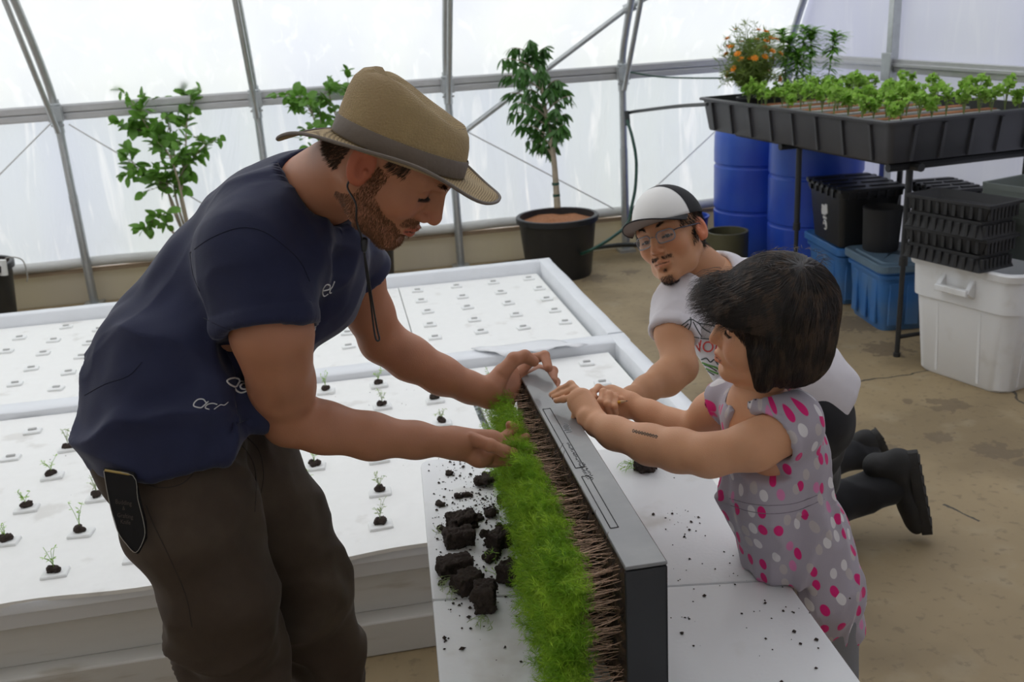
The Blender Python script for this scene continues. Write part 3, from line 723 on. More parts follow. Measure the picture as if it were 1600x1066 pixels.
for z, k in ((0, -.035), (.012, -.03), (TH * .93, -.006), (TH * .94, .012), (TH, .014), (TH + .004, .008), (TH + .004, -.012), (TH * .9, -.014), (.075, -.03)):
    o2 = rrect(TW + 2 * k, TL + 2 * k, .03, 4, cx); rings.append(np.c_[o2, np.full(len(o2), TZ + z)] @ TR.T + TO)
MB().loops(rings).build('basin', M_tray, t)
mb = MB()
for y in np.linspace(.14, TL - .14, 8): 
    for x0, sg in ((.012, -1), (TW - .012, 1)): MB().box(tp(x0, y, TZ + TH * .46), (.014, .016, TH * .86), TR @ roty(sg * .14)).build('rib', M_tray, t)
for x in np.linspace(.14, TW - .14, 5):
    MB().box(tp(x, .012, TZ + TH * .46), (.016, .014, TH * .86), TR @ rotx(.14)).build('rib', M_tray, t)
MB().tube([tp(.72, .6, .885), tp(.72, .6, .96)], .028, 12).build('drain_fitting', M_black, t)
M_gut = mat('gutter_grey', (.50, .50, .49), rough=.5, var=.1)
k = 0
for y in np.linspace(.12, TL - .42, 7):
    g_ = tag(MB().box(tp(TW / 2 + .0, y, TZ + .135), (TW - .10, .085, .045), TR).build('growing_gutter', M_gut, bevel=.004), ['growing gutter nearest the tray\'s front edge', 'second growing gutter from the tray\'s front edge', 'third growing gutter from the tray\'s front edge', 'middle growing gutter of the tray, fourth from the front', 'fifth growing gutter from the tray\'s front edge', 'sixth growing gutter from the tray\'s front edge', 'rearmost growing gutter, before the tall plants'][k], 'gutter', 'grey growing gutters lying across the tray')
    MB().box(tp(TW / 2, y, TZ + .158), (TW - .12, .055, .012), TR).build('soil', M_bark, g_, bevel=.003)
    g_.location = (0, 0, 0); k += 1
# leafy herb seedlings: build three, then place copies
def herb(seed, h=.12):
    r = random.Random(seed); t = thing('herb_seedling', '-', 'seedling', (0, 0, 0)); pts = []; dirs = []; mb = MB()
    for i in range(7):
        a = r.uniform(0, 6.28); e = A(math.cos(a) * r.uniform(.01, .05), math.sin(a) * r.uniform(.01, .05), h * r.uniform(.6, 1.05)); s = bez((0, 0, 0), A(e[0] * .2, e[1] * .2, e[2] * .7), e, 6); mb.tube(s, .0014, 4)
        for q in (3, 4, 5, 5, 5): pts.append(s[q]); dirs.append(nrm(A(e[0], e[1], .02)))
    mb.build('stems', M_stemg, t)
    V, F = leaves_on(pts, dirs, 110, .024, leafshape(.85, 3, .1, prof=lambda q: [.3, .9, 1.0, .25][min(3, int(q * 3 + .5))]), .8, r); mkobj('foliage', V, F, M_leafb, t, auto=0); return t
protos = [herb(i, .10 + .02 * i) for i in range(4)]
used = [False] * 4; r = random.Random(21); cnt = 0
pos = []
for gi, y in enumerate(np.linspace(.12, TL - .42, 7)):
    for x in np.linspace(.08, TW - .08, 10):
        if r.random() < (.05 if x < .55 else .22): continue
        pos.append((x + r.uniform(-.015, .015), y + r.uniform(-.008, .008), gi))
ordn = ['front row', 'second row', 'third row', 'fourth row', 'fifth row', 'sixth row', 'back row']
nth = ['first', 'second', 'third', 'fourth', 'fifth', 'sixth', 'seventh', 'eighth', 'ninth', 'tenth']; seen = {}
for (x, y, gi) in pos:
    k_ = seen.get(gi, 0); seen[gi] = k_ + 1
    i = r.randrange(4); lab = 'leafy green seedling, %s from the left in the grow tray\'s %s' % (nth[k_], ordn[gi]); sc_ = r.uniform(.8, 1.15)
    g2 = 'leafy seedlings, %s of the grow tray' % ordn[gi]
    p = tp(x, y, TZ + .163)
    if not used[i]:
        o = protos[i]; o.location = tuple(p); o['label'] = lab; o['group'] = g2; used[i] = True; o.scale = (sc_,) * 3; o.rotation_euler = (0, 0, r.uniform(0, 6))
    else: copy_tree(protos[i], p, r.uniform(0, 6), lab, g2, sc_)
# tall whorled plants and the orange flowers at the back of the tray
def tall_plant(p, h, seed, lab):
    r = random.Random(seed); t = thing('whorled_plant', lab, 'plant', p, 'tall whorled plants at the back of the grow tray')
    lean = A(r.uniform(-.03, .05), r.uniform(-.03, .03), h); s = bez(p, p + A(0, 0, h * .6), p + lean, 14); MB().tube(s, np.linspace(.004, .002, 14), 5).build('stem', M_stemg, t)
    out = []; V, F = leafshape(.18, 4, .35)
    for k in range(3, 14):
        for q in range(34 if k > 9 else 16):
            a = r.uniform(0, 6.28); d = nrm([math.cos(a), math.sin(a), r.uniform(.15, .8) if k > 10 else r.uniform(-.1, .5)]); z = nrm(A(0, 0, 1) - d * d[2]); out.append(m4(np.stack([d, np.cross(z, d), z], 1), s[k] + A(0, 0, r.uniform(-.01, .01)), r.uniform(.06, .11) * (1 if k > 8 else .8)))
    V, F = inst(V, F, out); mkobj('foliage', V, F, mat('leaf_fresh', (.20, .42, .06), rough=.5, var=.25, vs=14, trans=.4), t, auto=0)
tl = ['leftmost tall whorled plant, behind the orange flowers', 'second tall whorled plant, rising just behind the orange flowers', 'tall whorled plant in the middle of the clump', 'tallest whorled plant of the clump, against the corner post', 'tall whorled plant right of the tallest', 'whorled plant leaning near the right end of the clump', 'rightmost tall whorled plant of the clump', 'short whorled plant in front of the clump']
for i, (x, y, h) in enumerate(((.26, 1.66, .36), (.36, 1.70, .40), (.46, 1.62, .37), (.52, 1.70, .41), (.60, 1.64, .42), (.68, 1.68, .40), (.76, 1.62, .38), (.50, 1.54, .30))): tall_plant(tp(x, y, TZ + .10), h + .03, 40 + i, tl[i])
def marigold():
    r = random.Random(8); c = tp(.17, 1.52, TZ + .075); t = thing('flowering_plant', 'bushy plant with small orange flowers in the back left corner of the tray', 'flowers', c)
    MB().lathe([(.05, 0), (.055, .005), (.07, .11), (.075, .11), (.075, .125), (.066, .125), (.06, .10)], c, 20).build('pot', M_black, t)
    MB().lathe([(.062, .0), (.03, .008)], c + A(0, 0, .105), 16).build('soil', M_soil, t)
    mb = MB(); pts = []; dirs = []; fl = []
    for i in range(150):
        a = r.uniform(0, 6.28); rr = r.uniform(.02, .19); e = c + A(math.cos(a) * rr, math.sin(a) * rr, .12 + r.uniform(.10, .42) * (1.1 - rr * 2)); s = bez(c + A(0, 0, .11), c + A(math.cos(a) * rr * .4, math.sin(a) * rr * .4, .26), e, 7); mb.tube(s, .0013, 4)
        for q in range(2, 7): pts.append(s[q]); dirs.append(e - c)
        if i % 4 == 0: fl.append((s[-1], nrm(s[-1] - s[-2])))
    mb.build('stems', M_stemg, t)
    V, F = leaves_on(pts, dirs, 7000, .042, leafshape(.13, 2, .1), .8, r); mkobj('foliage', V, F, mat('leaf_olive', (.20, .28, .06), rough=.5, var=.25, vs=20, trans=.4), t, auto=0)
    for p, d in fl:
        mb = MB(); Fm = frame(d); Lv, Lf = leafshape(.8, 2, .2)
        for layer in range(2):
            for q in range(8):
                a = q * math.pi / 4 + layer * .4; dd = Fm @ A(math.cos(a), math.sin(a), .25 + .5 * layer); z = nrm(Fm[:, 2] - dd * dd.dot(Fm[:, 2])); V = (Lv * (.022 - .005 * layer)) @ np.stack([nrm(dd), np.cross(z, nrm(dd)), z], 1).T + p; mb.add(V, Lf)
        mb.build('flower', M_orange, t, auto=0)
marigold()
# ------------------------------------------------------------ the two floating-raft beds
RX0, RX1 = -3.2, 1.16
M_rim = mat('rim_liner', (.78, .80, .83), rough=.45, var=.05, vs=12, bump=.6, bs=14)
def bed(lab, y0, y1, zb, with_front):
    t = thing('raft_bed', lab, 'hydroponic bed', ((RX0 + RX1) / 2, (y0 + y1) / 2, 0), 'white hydroponic raft beds')
    def strip(x0, x1, ya, yb, z0, z1, nm='rim'):   # foam rim under a wrapped liner, slightly uneven
        L_ = max(x1 - x0, yb - ya); n = int(L_ / .05) + 2; along = 0 if x1 - x0 > yb - ya else 1; rings = []
        for i in range(n):
            s_ = i / (n - 1); w = fbm(A(s_ * L_ * 3.1, z0 * 9 + ya * 3, x0), 3) * .007; w2 = fbm(A(s_ * L_ * 4.3, 5 + ya, x1), 3) * .006
            if along == 0: x = x0 + (x1 - x0) * s_; R_ = [(x, ya + w, z0), (x, ya + w2, z1 - .006), (x, ya + .006 + w2, z1 + w * .5), (x, yb - .006 + w, z1 + w2 * .5), (x, yb + w, z1 - .006), (x, yb, z0)]
            else: y = ya + (yb - ya) * s_; R_ = [(x1, y, z0), (x1 + w, y, z1 - .006), (x1 - .006 + w, y, z1 + w2 * .5), (x0 + .006 + w2, y, z1 + w * .5), (x0 + w2, y, z1 - .006), (x0, y, z0)]
            rings.append(np.array(R_))
        if along == 1: rings = [q[::-1] for q in rings][::-1] if False else rings
        mb = MB(); mb.loops(rings); return mb.build(nm, M_rim, t, auto=50)
    zt = .345
    if with_front: strip(RX0, RX1, y0, y0 + .05, .28, zt - .03, 'front_rim')
    strip(RX0, RX1, y1 - (.11 if with_front else .07), y1, .20, zt, 'back_rim')
    strip(RX1 - .07, RX1, y0, y1 - .02, .20, zt + .004, 'side_rim'); strip(RX0, RX0 + .07, y0, y1, .20, zt, 'side_rim')
    mb = MB(); mb.box(((RX0 + RX1) / 2, (y0 + y1) / 2, zb - .045), (RX1 - RX0 - .02, y1 - y0 - .02, .02)); mb.build('water_surface', M_water, t, smooth=False)
    mb = MB()
    for (x, y, dx, dy) in ((RX1 - .03, (y0 + y1) / 2, .04, y1 - y0 - .04), (RX0 + .03, (y0 + y1) / 2, .04, y1 - y0 - .04), ((RX0 + RX1) / 2, y1 - .03, RX1 - RX0 - .04, .04)): mb.box((x, y, .11), (dx, dy, .22))
    mb.build('side_wall', M_panel, t, smooth=False)
    if with_front:
        mb = MB(); mb.box(((RX0 + RX1) / 2, y0 + .022, .275), (RX1 - RX0, .036, .085)); mb.build('top_fascia', mat('fascia', (.66, .66, .66), rough=.55, var=.05, vs=6, bump=.3, bs=12), t, bevel=.004)
        mb = MB(); mb.box(((RX0 + RX1) / 2, y0 + .035, .175), (RX1 - RX0 - .01, .03, .13)); mb.build('front_panel', M_panel, t, bevel=.003)
        mb = MB(); mb.box(((RX0 + RX1) / 2, y0 + .005, .055), (RX1 - RX0, .09, .11)); mb.build('base_board', M_panel, t, bevel=.006)
    return t
bed('near white raft bed with seedling plugs, running behind the bending man\'s legs', 2.43, 3.95, .30, True)
bed('far white raft bed with mostly empty holes, next to the back wall', 3.955, 5.44, .28, False)
def raft(lab, x0, x1, y0, y1, z, front=False):
    """floating foam board, its front edge a little wavy"""
    n = 40; t_ = .035; top = []; V = []; xs = np.linspace(x0, x1, n)
    for x in xs:
        w = (.010 * math.sin(x * 5.1) + .007 * math.sin(x * 13 + 1)) if front else 0
        V += [(x, y0 + w, z - t_ if not front else z - .012), (x, y0 + w, z), (x, y0 + .06, z + (.004 if front else 0)), (x, y1, z), (x, y1, z - t_)]
    F = [[i * 5 + k, (i + 1) * 5 + k, (i + 1) * 5 + (k + 1) % 5, i * 5 + (k + 1) % 5] for i in range(n - 1) for k in range(5)] + [[0, 1, 2, 3, 4], [(n - 1) * 5 + k for k in (4, 3, 2, 1, 0)]]
    return tag(mkobj('foam_raft', V, F, M_board, None, auto=30), lab, 'floating foam board', 'foam rafts floating in the beds')
ZN, ZF = .318, .280
raft('near foam raft at the left, passing behind the man\'s hips', -3.1, -.575, 2.415, 3.83, ZN, True)
raft('near foam raft between the man and the planting table', -.570, .405, 2.415, 3.83, ZN, True)
raft('near foam raft at the right end, under the girl\'s hands', .435, 1.055, 2.43, 3.825, ZN - .012)
raft('far foam raft at the left edge of the photo', -3.1, -.96, 4.03, 5.36, ZF)
raft('far foam raft seen behind the man\'s arm', -.955, .265, 4.03, 5.36, ZF)
raft('far foam raft at the right end, by the big potted tree', .27, 1.065, 4.03, 5.36, ZF)
# perforated drain strip between two rafts
mb = MB(); mb.box((.42, 3.05, .285), (.022, 1.3, .01)); o = mb.build('drain_strip', mat('strip_grey', (.30, .33, .32), rough=.5, col2=(.03, .04, .035), c2s=30, c2w=.04)); tag(o, 'narrow perforated strip in the gap between two near rafts', 'strip')
# crumpled liner flap on the divider
V = []; n = 9
for i in range(n):
    for j in range(5): V.append((.60 + i * .045 - .03 * j, 3.80 + .035 * j + .01 * math.sin(i * 1.3), .352 + .016 * abs(math.sin(i * .9 + j * 1.1)) * (1 - j / 6)))
F = [[i * 5 + j, (i + 1) * 5 + j, (i + 1) * 5 + j + 1, i * 5 + j + 1] for i in range(n - 1) for j in range(4)]
o = mkobj('liner_flap', V, F, M_liner, auto=0); o.modifiers.new('thickness', 'SOLIDIFY').thickness = .002; tag(o, 'creased flap of white liner lying on the divider between the beds', 'liner flap')

# ---- plugs: a square foam collar with a slot; some hold soil and a seedling
def collar(lab, p, rz, g):
    t = thing('foam_collar', lab, 'foam collar', p, g)
    mb = MB(); mb.box((p[0], p[1], p[2] + .005), (.062, .046, .010), rotz(rz)); mb.build('plate', M_foam, t, bevel=.003)
    mb = MB(); mb.box((p[0], p[1] + .004, p[2] + .0135), (.030, .012, .007), rotz(rz)); mb.build('slot_tab', mat('slot_grey', (.50, .50, .49), rough=.7, var=.2, vs=60), t, bevel=.002); return t
def seeded(p, rz, seed, lab, g, h=.05):
    r = random.Random(seed); t = thing('planted_plug', lab, 'seedling plug', p, g); p = np.array(p)
    mb = MB(); mb.box(p + A(0, 0, .006), (.07, .052, .012), rotz(rz)); mb.build('collar', M_foam, t, bevel=.004)
    f = Field(p - .04, p + A(.04, .04, .05), .003); 
    for i in range(6): f.ell(p + A(r.uniform(-.012, .012), r.uniform(-.008, .008), .016 + r.uniform(0, .008)), A(.011, .009, .011) * r.uniform(.7, 1.1), k=.004)
    V, F = f.mesh(0); V = V + .002 * noise3(V * 300)[:, None]; mkobj('soil_plug', V, F, M_soil, t, auto=0)
    mb = MB(); pts = []; dirs = []
    for i in range(5):
        e = p + A(r.uniform(-.022, .022), r.uniform(-.015, .015), .025 + h * r.uniform(.5, 1)); s = bez(p + A(0, 0, .02), p + A(0, 0, .02 + h * .5), e, 5); mb.tube(s, .0008, 3)
        for q in (2, 3, 4, 4): pts.append(s[q]); dirs.append(e - p)
    L_, Fl = leaves_on(pts, dirs, 26, .012, leafshape(.3, 2, .1), .8, r); mb.add(L_, Fl); mb.build('seedling', M_leafp if r.random() < .55 else M_leafb, t, auto=0); return t
cp = collar('-', A(0, 0, 0), 0, None); first = [cp]
def put_collar(p, rz, lab, g):
    if first: o = first.pop(); o.location = tuple(p); o.rotation_euler = (0, 0, rz); o['label'] = lab; o['group'] = g
    else: copy_tree(cp, p, rz, lab, g)
# far beds: columns and rows of collars
rowl = ['front row', 'second row', 'middle row', 'fourth row', 'back row']; r = random.Random(4)
far_cols = {.37: 'leftmost column of the far right raft', .58: 'second column of the far right raft', .79: 'third column of the far right raft', 1.0: 'rightmost column of the far raft, beside the side rim',
            .16: 'column just left of the far rafts\' joint', -.04: 'column seen through the crook of the man\'s far arm', -.25: 'column beside the man\'s chest', -1.09: 'column at the man\'s back', -1.29: 'first full column left of the man', -1.49: 'second column left of the man', -1.69: 'third column left of the man', -1.89: 'far left column of the far bed'}
for x, cl in far_cols.items():
    for j, y in enumerate((4.37, 4.58, 4.80, 5.02, 5.24)):
        put_collar(A(x + r.uniform(-.008, .008), y + r.uniform(-.008, .008) - (.12 if x in (-1.29, -1.69) else 0), ZF), r.uniform(-.12, .12), 'empty white foam collar, %s, %s' % (rowl[j], cl), 'empty collars of the far bed')
sd = [((.07, 3.71), 'in the row at the divider, right of the man\'s elbow', .06), ((-.14, 3.71), 'in the row at the divider, tallest leaf, beside the man\'s elbow', .075), ((.07, 3.47), 'just above the man\'s near forearm', .06), ((.27, 3.47), 'between the man\'s two forearms', .055),
      ((.03, 3.0), 'right below the man\'s near forearm', .035), ((.02, 2.76), 'in the middle of the raft beside the table', .05), ((.01, 2.55), 'nearest the front edge beside the table', .06), ((-.18, 3.01), 'under the man\'s near elbow', .07), ((-.20, 2.78), 'beside the man\'s far thigh', .07), ((.27, 3.24), 'partly hidden by the man\'s wrist', .05),
      ((-1.05, 3.44), 'nearest to the man\'s shirt hem at the left', .06), ((-1.05, 3.21), 'second one down from the man\'s hip at the left', .055), ((-.86, 2.99), 'just left of the leather sheath', .06), ((-1.07, 2.98), 'left of the one beside the sheath', .055), ((-.86, 2.76), 'with the tall pale sprout left of the trousers', .085), ((-1.07, 2.77), 'at the left border of the photo', .05), ((-.67, 2.56), 'below the tip of the leather sheath', .055), ((-.88, 2.54), 'nearest the front edge at the left', .06)]
for i, ((x, y), l2, h) in enumerate(sd): seeded(A(x, y, ZN if x < .4 else ZN - .012), r.uniform(-.1, .1), 60 + i, 'white plug with sprout, ' + l2, 'planted plugs on the near bed', h)
for (x, y), l2 in (((-1.23, 3.66), 'near the divider, left of the man'), ((-1.24, 3.42), 'left of the man, farther from the divider'), ((.93, 3.71), 'at the divider behind the girl\'s hands'), ((.93, 3.47), 'behind the girl\'s pencil hand'), ((.72, 3.60), 'behind the man\'s fingers on the planter'), ((.72, 3.2), 'hidden behind the planter top')):
    put_collar(A(x, y, ZN if x < .4 else ZN - .012), r.uniform(-.1, .1), 'empty white collar on the near bed, ' + l2, 'empty collars of the near bed')
# loose crumbs on the rafts
def crumbs(name, lab, pts, sizes, seed, cat='soil crumbs'):
    r = random.Random(seed); V0 = np.array([(1, 0, 0), (0, 1, 0), (-1, 0, 0), (0, -1, 0), (0, 0, 1), (0, 0, -.6)], float); F0 = [[0, 1, 4], [1, 2, 4], [2, 3, 4], [3, 0, 4], [1, 0, 5], [2, 1, 5], [3, 2, 5], [0, 3, 5]]
    mb = MB()
    for p, s_ in zip(pts, sizes):
        V = V0 * s_ * np.array([[r.uniform(.6, 1.4), r.uniform(.6, 1.3), r.uniform(.5, 1)] for _ in range(6)]); mb.add(V @ rotz(r.uniform(0, 6)).T + np.array(p) + A(0, 0, s_ * .4), F0)
    return tag(mb.build(name, M_soil, smooth=False), lab, cat, kind='stuff')
pts = []; sz = []
for i in range(70):
    q = (rng.uniform(-1.3, -.6), rng.uniform(2.5, 3.6)) if i % 2 else (rng.uniform(-.2, .35), rng.uniform(2.5, 3.7)); pts.append((*q, ZN)); sz.append(rng.uniform(.001, .0032))
crumbs('raft_crumbs', 'fine dark soil specks scattered on the near white rafts', pts, sz, 1)

# ------------------------------------------------------------ the planting table
TBZ = .65
tb = thing('folding_table', 'white folding table with soil scattered on it, holding the upright planter', 'table', (.43, 1.55, 0))
M_tab = mat('table_plastic', (.80, .81, .82), rough=.42, var=.04, vs=6, col2=(.60, .58, .55), c2s=6, c2t=.66, c2w=.1, bump=.12, bs=120, coat=.1)
pk = [Wz(657, 727, TBZ)[:2], Wz(686, 1066, TBZ)[:2], Wz(1368, 1066, TBZ)[:2], Wz(1128, 747, TBZ)[:2]]
ue = nrm(pk[1] - pk[0]); ur = nrm(pk[2] - pk[3])
def tpt(u, v):  # u 0..1 left to right, v = metres from the back edge
    L_ = pk[0] + ue * v; R_ = pk[3] + A(-.012, .17) + ur * v; return L_ * (1 - u) + R_ * u
def slab(v0, v1, nm, rad0=True):
    o = [tpt(0, v0), tpt(1, v0), tpt(1, v1), tpt(0, v1)]; pts = []
    for i in range(4):
        p, a, b = o[i], o[i - 1], o[(i + 1) % 4]; rr = .035 if ((i in (0, 1) and rad0) or (i in (2, 3) and nm == 'c')) else .006
        da, db = nrm(a - p) * rr, nrm(b - p) * rr
        for k in range(6): pts.append(bez(p + da, p, p + db, 6)[k])
    pts = np.array(pts)[::-1]; mb = MB(); c = pts.mean(0)
    mb.loops([np.c_[c + (pts - c) * (1 - e), np.full(len(pts), TBZ + z)] for e, z in ((.02, -.045), (0, -.035), (0, -.006), (.004, -.001), (.012, 0))]); return mb
slab(-.03, .600, 'a').build('tabletop_leaf', M_tab, tb, auto=40); slab(.604, 1.45, 'c', False).build('tabletop_leaf', M_tab, tb, auto=40)
mb = MB(); 
for (u, v) in ((.12, .10), (.88, .10)): p = tpt(u, v); MB().tube([(p[0], p[1], 0), (p[0], p[1], TBZ - .04)], .014, 10).build('leg', M_steel, tb)
for (u, v) in ((.12, 1.3), (.88, 1.3)): p = tpt(u, v); MB().tube([(p[0], p[1], 0), (p[0], p[1], TBZ - .04)], .014, 10).build('leg', M_steel, tb)
# soil on the table
C_, S_ = [], []
def sc(px, py, s_): p = Wz(px, py, TBZ); C_.append(tuple(p)); S_.append(s_)
r = random.Random(77)
for (x, y, sx_, sy_, n) in ((750, 800, 45, 45, 360), (720, 730, 30, 14, 60), (770, 785, 25, 18, 190), (740, 870, 45, 50, 260), (700, 860, 15, 60, 60), (1075, 815, 30, 12, 26), (1030, 700, 60, 25, 20), (1200, 960, 60, 50, 40), (1120, 900, 70, 40, 20), (750, 960, 60, 60, 30), (1070, 960, 25, 80, 26)):
    for _ in range(n):
        xx, yy = x + r.gauss(0, sx_), y + r.gauss(0, sy_)
        if xx < 668 + (yy - 727) * .09 or yy < 700: continue
        q = Wz(xx, yy, TBZ)
        if q[0] > .31 and q[0] < .50: continue
        sc(xx, yy, abs(r.gauss(.0009, .0016)) + .0005)
o = crumbs('table_crumbs', 'fine dark soil crumbs scattered over the white table', C_, S_, 3)
def clod(px, py, w, l, h, rz, lab, seed, squareness=1, name='soil_plug', g='soil plugs lying on the table', z=None, tilt=0):
    p = Wz(px, py, TBZ if z is None else z); r = random.Random(seed); H = max(w, l) * .8
    f = Field((-H, -H, -.004), (H, H, h + .012), .0022)
    R = rotz(rz)
    if squareness:
        # tapered plug lying on its side
        f.box((0, 0, h / 2), (l / 2, w / 2, h / 2), R @ roty(.06), rad=.004)
        for i in range(7): f.ell(R @ A(r.uniform(-.5, .5) * l, r.choice((-.5, .5)) * w, h * r.uniform(.1, 1)), A(1, 1, 1) * r.uniform(.004, .010), k=.004, op='add' if i % 2 else 'sub')
    else:
        for i in range(12): f.ell(R @ A(r.gauss(0, l * .22), r.gauss(0, w * .2), h * r.uniform(.2, .6)), A(1, 1, .8) * r.uniform(.18, .34) * min(w, l), k=.004)
    V, F = f.mesh(0); V = V + vnormals(V, F) * (.0045 * fbm(V * 90 + seed, 3) + .0022 * noise3(V * 420))[:, None]; V[:, 2] = np.maximum(V[:, 2], 0)
    o = mkobj(name, V + p, F, M_soil, None, loc=p, auto=0); return tag(o, lab, 'clod of soil', g)
s_ = lambda a: a
clod(760, 757, .045, .075, .030, .2, 'large ragged soil lump nearest the man\'s hand', 1, 0)
clod(793, 782, .032, .042, .022, .8, 'small ragged lump beside the sprouts, behind the others', 2, 0)
clod(770, 806, .022, .04, .018, 0, 'crumbly clump of soil in the middle of the scatter', 3, 0)
clod(723, 824, .042, .062, .032, .25, 'rearmost of the squared soil plugs', 4)
clod(718, 850, .042, .062, .034, .1, 'squared plug just in front of the rearmost one', 5)
clod(784, 852, .040, .062, .034, .6, 'squared plug with soil heaped round it, near the sprouts', 6)
clod(772, 872, .035, .05, .018, .3, 'flat broken clod in front of the heaped plug', 7, 0)
clod(711, 895, .042, .068, .034, .2, 'squared plug nearest the table\'s left edge', 8)
clod(731, 921, .044, .056, .036, .5, 'squared plug with a pale sprout between the left one and the front one', 9)
clod(799, 906, .040, .052, .034, .7, 'squared plug by itself close to the foliage', 10)
clod(758, 948, .040, .056, .046, 1.35, 'frontmost plug standing nearest the camera', 11)
clod(1011, 735, .038, .052, .034, .3, 'plug lying under the girl\'s forearm, sprout attached', 12)
clod(733, 884, .014, .02, .012, 0, 'little crumb of soil among the plugs', 13, 0, 'soil_crumb', 'soil crumbs among the plugs'); clod(690, 914, .012, .014, .010, 0, 'little round crumb at the table\'s left side', 14, 0, 'soil_crumb', 'soil crumbs among the plugs')
for i, (x, y, l2) in enumerate(((702, 742, 'behind the large lump'), (716, 778, 'left of the crumbly clump'), (687, 790, 'near the left edge, behind the plugs'), (731, 776, 'beside the large lump'), (748, 812, 'in the middle of the scatter'), (689, 828, 'left of the rearmost plug'), (797, 828, 'at the edge of the foliage'))):
    clod(x, y, .016, .022, .010, i, 'small crumb of soil ' + l2, 20 + i, 0, 'soil_crumb', 'soil crumbs among the plugs')
# uprooted sprouts lying by the plugs
def sprout(px, py, dx, dy, n, lab, seed, m=None):
    r = random.Random(seed); p = Wz(px, py, TBZ); e = Wz(px + dx, py + dy, TBZ); d = e - p; mb = MB(); pts = []; dirs = []
    for i in range(n):
        a = r.gauss(0, .5); q = p + rotz(a) @ d * r.uniform(.6, 1.1) + A(0, 0, r.uniform(.002, .02)); s = bez(p + A(0, 0, .003), (p + q) / 2 + A(0, 0, .012), q, 6); mb.tube(s, .0006, 3)
        for k in range(2, 6): pts.append(s[k]); dirs.append(d)
    L_, Fl = leaves_on(pts, dirs, n * 9, .013, leafshape(.12, 2, .1), .6, r); mb.add(L_, Fl)
    return tag(mb.build('loose_sprout', m or M_leafb, auto=0), lab, 'sprout', 'uprooted sprouts lying on the table')
sprout(775, 870, -12, 8, 9, 'green sprout on the broken clod in front of the heaped plug', 1); sprout(720, 905, -22, 18, 5, 'pale sprout trailing from the plug nearest the left edge', 2, M_leafp); sprout(735, 918, -12, -16, 6, 'sprout on the plug between the left and front ones', 3)
sprout(760, 965, -22, 22, 6, 'sprout trailing toward the camera from the frontmost plug', 4, M_leafp); sprout(790, 912, -14, -18, 6, 'sprout on the lone plug close to the foliage', 5); sprout(1003, 735, -34, -4, 9, 'feathery green sprout reaching left from the plug under the girl\'s arm', 6)
sprout(700, 845, -12, -18, 5, 'thin sprout left of the rear plugs', 7, M_leafp); sprout(805, 925, 18, 8, 5, 'thin sprout between the lone plug and the foliage', 8, M_leafp); sprout(712, 920, -16, 28, 4, 'pale stem near the table\'s left side', 9, M_leafp)

# ------------------------------------------------------------ the planter held on its edge
PZ = .92
q0, q1, q2, q3 = Wz(978, 885, PZ), Wz(1042, 880, PZ), Wz(843, 566, PZ), Wz(810, 577, PZ)
pa = ((q3 + q2) / 2 - (q0 + q1) / 2); PL = np.linalg.norm(pa); pa = nrm(pa); pn = A(pa[1], -pa[0], 0)   # along, and toward the right
pc = (q0 + q1) / 2; PWd = .066; PHt = PZ - TBZ
pt = thing('planter_tray', 'black planter tray standing on its long edge, thick with green sprouts', 'planter', pc + pa * PL / 2 - A(0, 0, PHt))
def pp(a, n_, z): return pc + pa * a + pn * n_ + A(0, 0, z - PHt)   # z from the table up
M_pl = mat('planter_plastic', (.014, .015, .018), rough=.42, var=.3, vs=9, bump=.06, bs=90, spec=.5)
M_plt = mat('reflection_pale_edge', (.13, .13, .135), rough=.34, var=.18, vs=11, col2=(.20, .20, .195), c2s=8, c2t=.55, c2w=.2, bump=.05, bs=90, spec=.9, coat=.4)  # paler top edge: bright wall reflection put into the colour, with some dust
hw = PWd / 2; mb = MB()
# open on its left side: back plate, top, bottom and two ends, each a wall of the tray
Rp = np.stack([pa, pn, A(0, 0, 1)], 1)
th = .006
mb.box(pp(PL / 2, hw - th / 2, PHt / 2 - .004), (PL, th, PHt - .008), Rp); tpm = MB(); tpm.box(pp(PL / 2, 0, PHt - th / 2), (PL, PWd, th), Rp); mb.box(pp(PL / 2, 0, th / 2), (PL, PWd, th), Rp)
mb.box(pp(th / 2, 0, PHt / 2 - .004), (th, PWd, PHt - .008), Rp); mb.box(pp(PL - th / 2, 0, PHt / 2 - .004), (th, PWd, PHt - .008), Rp)
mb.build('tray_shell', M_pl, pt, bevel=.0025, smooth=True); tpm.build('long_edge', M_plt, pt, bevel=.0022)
mb = MB()   # moulded outlines on the top edge
def outl(a0, a1, n0, n1, r_=.0009):
    P = [pp(a, n_, PHt + .0003) for a, n_ in ((a0, n0), (a1, n0), (a1, n1), (a0, n1), (a0, n0))]; mb.tube(P, r_, 4)
outl(PL * .38, PL * .70, -.024, -.008); outl(PL * .13, PL * .34, -.022, -.009); mb.build('moulded_outline', mat('mould_line', (.02, .02, .022), rough=.5), pt, auto=0)
# embossed lettering, small and worn
def text_mesh(s, size, extrude=0.0):
    cu = bpy.data.curves.new('t', 'FONT'); cu.body = s; cu.size = size; cu.extrude = extrude; cu.resolution_u = 3; ob = bpy.data.objects.new('t', cu); COL.objects.link(ob)
    dg = bpy.context.evaluated_depsgraph_get(); me = bpy.data.meshes.new_from_object(ob.evaluated_get(dg)); V = np.array([v.co[:] for v in me.vertices]).reshape(-1, 3); F = [list(p.vertices) for p in me.polygons]
    bpy.data.objects.remove(ob); bpy.data.curves.remove(cu); return V, F
